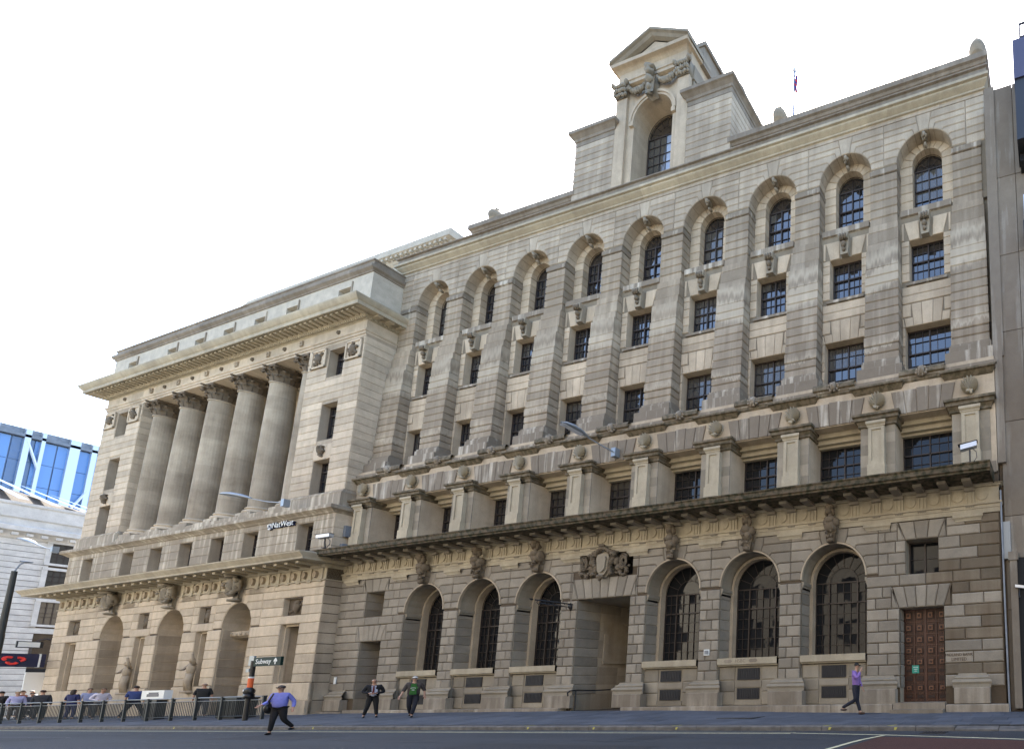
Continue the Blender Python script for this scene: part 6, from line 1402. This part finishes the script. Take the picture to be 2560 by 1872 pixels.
    for s_ in ('L', 'R'):
        kn, an = legs[s_]; mb = MB(); mb.blob((an[0], an[1] - .06, an[2] - .045), (.048, .14, .045), .03, 2); mb.obj('shoe', sm, t, True)
    if jacket:
        jm = cloth(jacket); jp = [(0, .02, .86), (0, .02 + ln(1.1), 1.1), (0, .02 + ln(1.32), 1.32), (0, .03 + ln(1.43), 1.43)]; je = [(0, 1), (1, 2), (2, 3)]; jr = [(.20 * fat, .135 * fat), (.18 * fat, .13 * fat), (.18, .125), (.10, .07)]
        for s_, sg in (('L', 1), ('R', -1)):
            i = len(jp); e_, w_ = arms[s_]; ev, wv = Vector(e_), Vector(w_); jp += [(sg * .185, ln(1.42), 1.42), e_, tuple(ev + (wv - ev) * (.88 if sleeves else .25))]; je += [(2, i), (i, i + 1), (i + 1, i + 2)]; jr += [.08, .066, .052]
        skin('jacket', jp, je, jr, jm, t)
        mb = MB(); f = -.13 * fat - .015; c2 = ln(1.25)
        mb.add([(-.075, f - .0 + ln(1.4) + .04, 1.43), (.075, f + ln(1.4) + .04, 1.43), (.045 if jacket[0] < .03 else .1, f + ln(1.1) - .025, 1.16 if jacket[0] < .03 else .97), (-.045 if jacket[0] < .03 else -.1, f + ln(1.1) - .025, 1.16 if jacket[0] < .03 else .97)], [(0, 1, 2, 3), (3, 2, 1, 0)]); mb.obj('shirt_front', tm, t)
    return t
random.seed(81)
p = person('bespectacled man in a blue shirt and black trousers hurrying across the road with a shoulder bag', -6.45, -5.75, .7, (.20, .22, .62), (.008, .008, .01), hair=(.05, .04, .04), h=1.66, glasses=True, fat=1.12,
    arms={'L': [(.27, .1, 1.16), (.33, -.02, .92)], 'R': [(-.27, .04, 1.18), (-.33, -.2, 1.04)]}, legs={'L': [(.12, .02, .52), (.18, .36, .22)], 'R': [(-.08, -.08, .50), (-.14, -.02, .09)]}, lean=.06)
p['label'] = 'man in sunglasses, blue shirt and black trousers hurrying across the road with a shoulder bag'
mb = MB(); mb.tube([(-.2, -.02, .95), (-.19, -.15, 1.2), (-.13, -.1, 1.44), (-.1, .1, 1.42), (-.16, .17, 1.1)], .022, 6); mb.obj('bag_strap', M['black'], p)
mb = MB(); mb.blob((-.3, .1, .92), (.1, .18, .2), .05, 2); mb.obj('shoulder_bag', M['black'], p, True)
p = person('balding man in black suit and red tie looking down at his hands', -9.9, -1.95, 1.1, (.62, .63, .72), (.008, .008, .009), hair=(.35, .34, .33), h=1.70, bald=True, fat=1.1, jacket=(.008, .008, .010), headtilt=.9,
    arms={'L': [(.30, .02, 1.14), (.07, -.28, 1.08)], 'R': [(-.30, .02, 1.14), (-.07, -.28, 1.08)]}, legs={'L': [(.12, -.06, .50), (.16, .0, .09)], 'R': [(-.12, .0, .50), (-.2, .10, .09)]})
mb = MB(); mb.add([(-.018, -.172, 1.42), (.018, -.172, 1.42), (.032, -.215, 1.1), (0, -.215, 1.05), (-.032, -.215, 1.1)], [(0, 1, 2, 3, 4), (4, 3, 2, 1, 0)]); mb.obj('tie', M_tie if False else plain('dark_red_tie', (.12, .012, .012), .7), p)
mb = MB(); mb.box(-.07, .07, -.36, -.28, 1.07, 1.085, .5); mb.obj('phone', M['black'], p)
p = person('white-haired man in sunglasses, green T-shirt and brown open jacket striding along the pavement', -7.4, -1.95, 1.0, (.06, .22, .045), (.012, .013, .02), hair=(.6, .58, .54), h=1.74, glasses=True, fat=1.08, jacket=(.055, .045, .04), sleeves=False,
    arms={'L': [(.29, .08, 1.16), (.33, -.0, .92)], 'R': [(-.28, .0, 1.14), (-.34, -.12, .90)]}, legs={'L': [(.08, -.14, .50), (.03, -.16, .09)], 'R': [(-.09, .04, .48), (-.06, .3, .14)]})
mb = MB(); mb.tube([(.07 * math.cos(a), -.212, 1.22 + .035 * math.sin(a)) for a in [PI * q / 8 for q in range(9)]], .008, 5); mb.box(-.04, .04, -.218, -.208, 1.15, 1.17, .5); mb.obj('shirt_print', M['letter'], p)
p = person('dark-haired man in a purple shirt and navy trousers walking past the oak door with a hand at his mouth', 12.55, -1.05, PI / 2 - .1, (.26, .15, .42), (.014, .015, .026), hair=(.008, .007, .006), h=1.78, glasses=True, fat=.88, shoes=(.05, .025, .015), headtilt=.4,
    arms={'L': [(.24, .02, 1.14), (.24, -.1, .90)], 'R': [(-.22, -.16, 1.20), (-.06, -.20, 1.46)]}, legs={'L': [(.09, .02, .50), (.09, -.10, .09)], 'R': [(-.09, -.04, .50), (-.09, .48, .22)]})
p['label'] = 'dark-haired man in a purple shirt walking past the oak door, hand at his mouth'
G = 'people gathered behind the guard rail'
crowd = [('bald man in a black T-shirt with his back turned, nearest the signpost', -24.0, -1.4, PI, (.012, .012, .012), (.1, .1, .1), dict(bald=True, hair=(.4, .25, .18), fat=1.25, h=1.78, sleeves=False)),
 ('man in a blue T-shirt standing with his back turned left of the information board', -29.2, -1.7, PI, (.03, .05, .16), (.012, .013, .02), dict(h=1.76, fat=1.2, legs={'L': [(.2, 0, .5), (.33, .03, .09)], 'R': [(-.2, 0, .5), (-.33, .03, .09)]}, sleeves=False)),
 ('man in a white shirt bending to read a paper behind the rail', -31.5, -2.0, .5, (.62, .58, .66), (.05, .05, .05), dict(h=1.7, headtilt=1.0, lean=.15, hair=(.14, .08, .04), arms={'L': [(.3, -.02, 1.15), (.12, -.3, 1.08)], 'R': [(-.3, -.02, 1.15), (-.12, -.3, 1.08)]})),
 ('person in a grey-blue shirt partly hidden behind the man in white', -35.3, -1.3, .2, (.30, .33, .50), (.05, .05, .06), dict(h=1.72, hair=(.1, .07, .05))),
 ('woman with long dark hair in a navy sleeveless dress behind the rail', -34.7, -1.9, 2.6, (.02, .025, .09), (.02, .025, .09), dict(h=1.68, longhair=True, skirt=True, sleeves=False)),
 ('broad-shouldered man in a charcoal suit jacket with his back turned', -36.4, -2.3, PI, (.03, .03, .035), (.03, .03, .035), dict(h=1.72, jacket=(.03, .03, .036), fat=1.15, hair=(.06, .03, .02))),
 ('person in dark clothes bending low beside the charcoal jacket', -41.0, -1.5, .4, (.06, .06, .09), (.04, .04, .05), dict(h=1.58, lean=.2)),
 ('fair-haired person in a lilac shirt near the left edge', -39.6, -2.2, .3, (.45, .44, .66), (.1, .08, .07), dict(h=1.68, hair=(.35, .24, .12))),
 ('person in a black top and dark hair at the far left edge', -40.6, -2.4, 2.8, (.015, .013, .014), (.02, .02, .02), dict(h=1.74, hair=(.02, .012, .01))),
 ('person in a red-brown top further back near the left corner', -44.2, -1.0, 1.2, (.25, .09, .07), (.05, .05, .06), dict(h=1.72, hair=(.08, .04, .02))),
 ('grey-haired person in a pale top further back by the poster board', -45.6, -.4, .8, (.5, .5, .52), (.05, .05, .06), dict(h=1.7, hair=(.3, .29, .27)))]
for lab, x, y, hd, tc, lc, kw in crowd: person(lab, x, y, hd + 1.15, tc, lc, group=G, fingers=False, **kw)
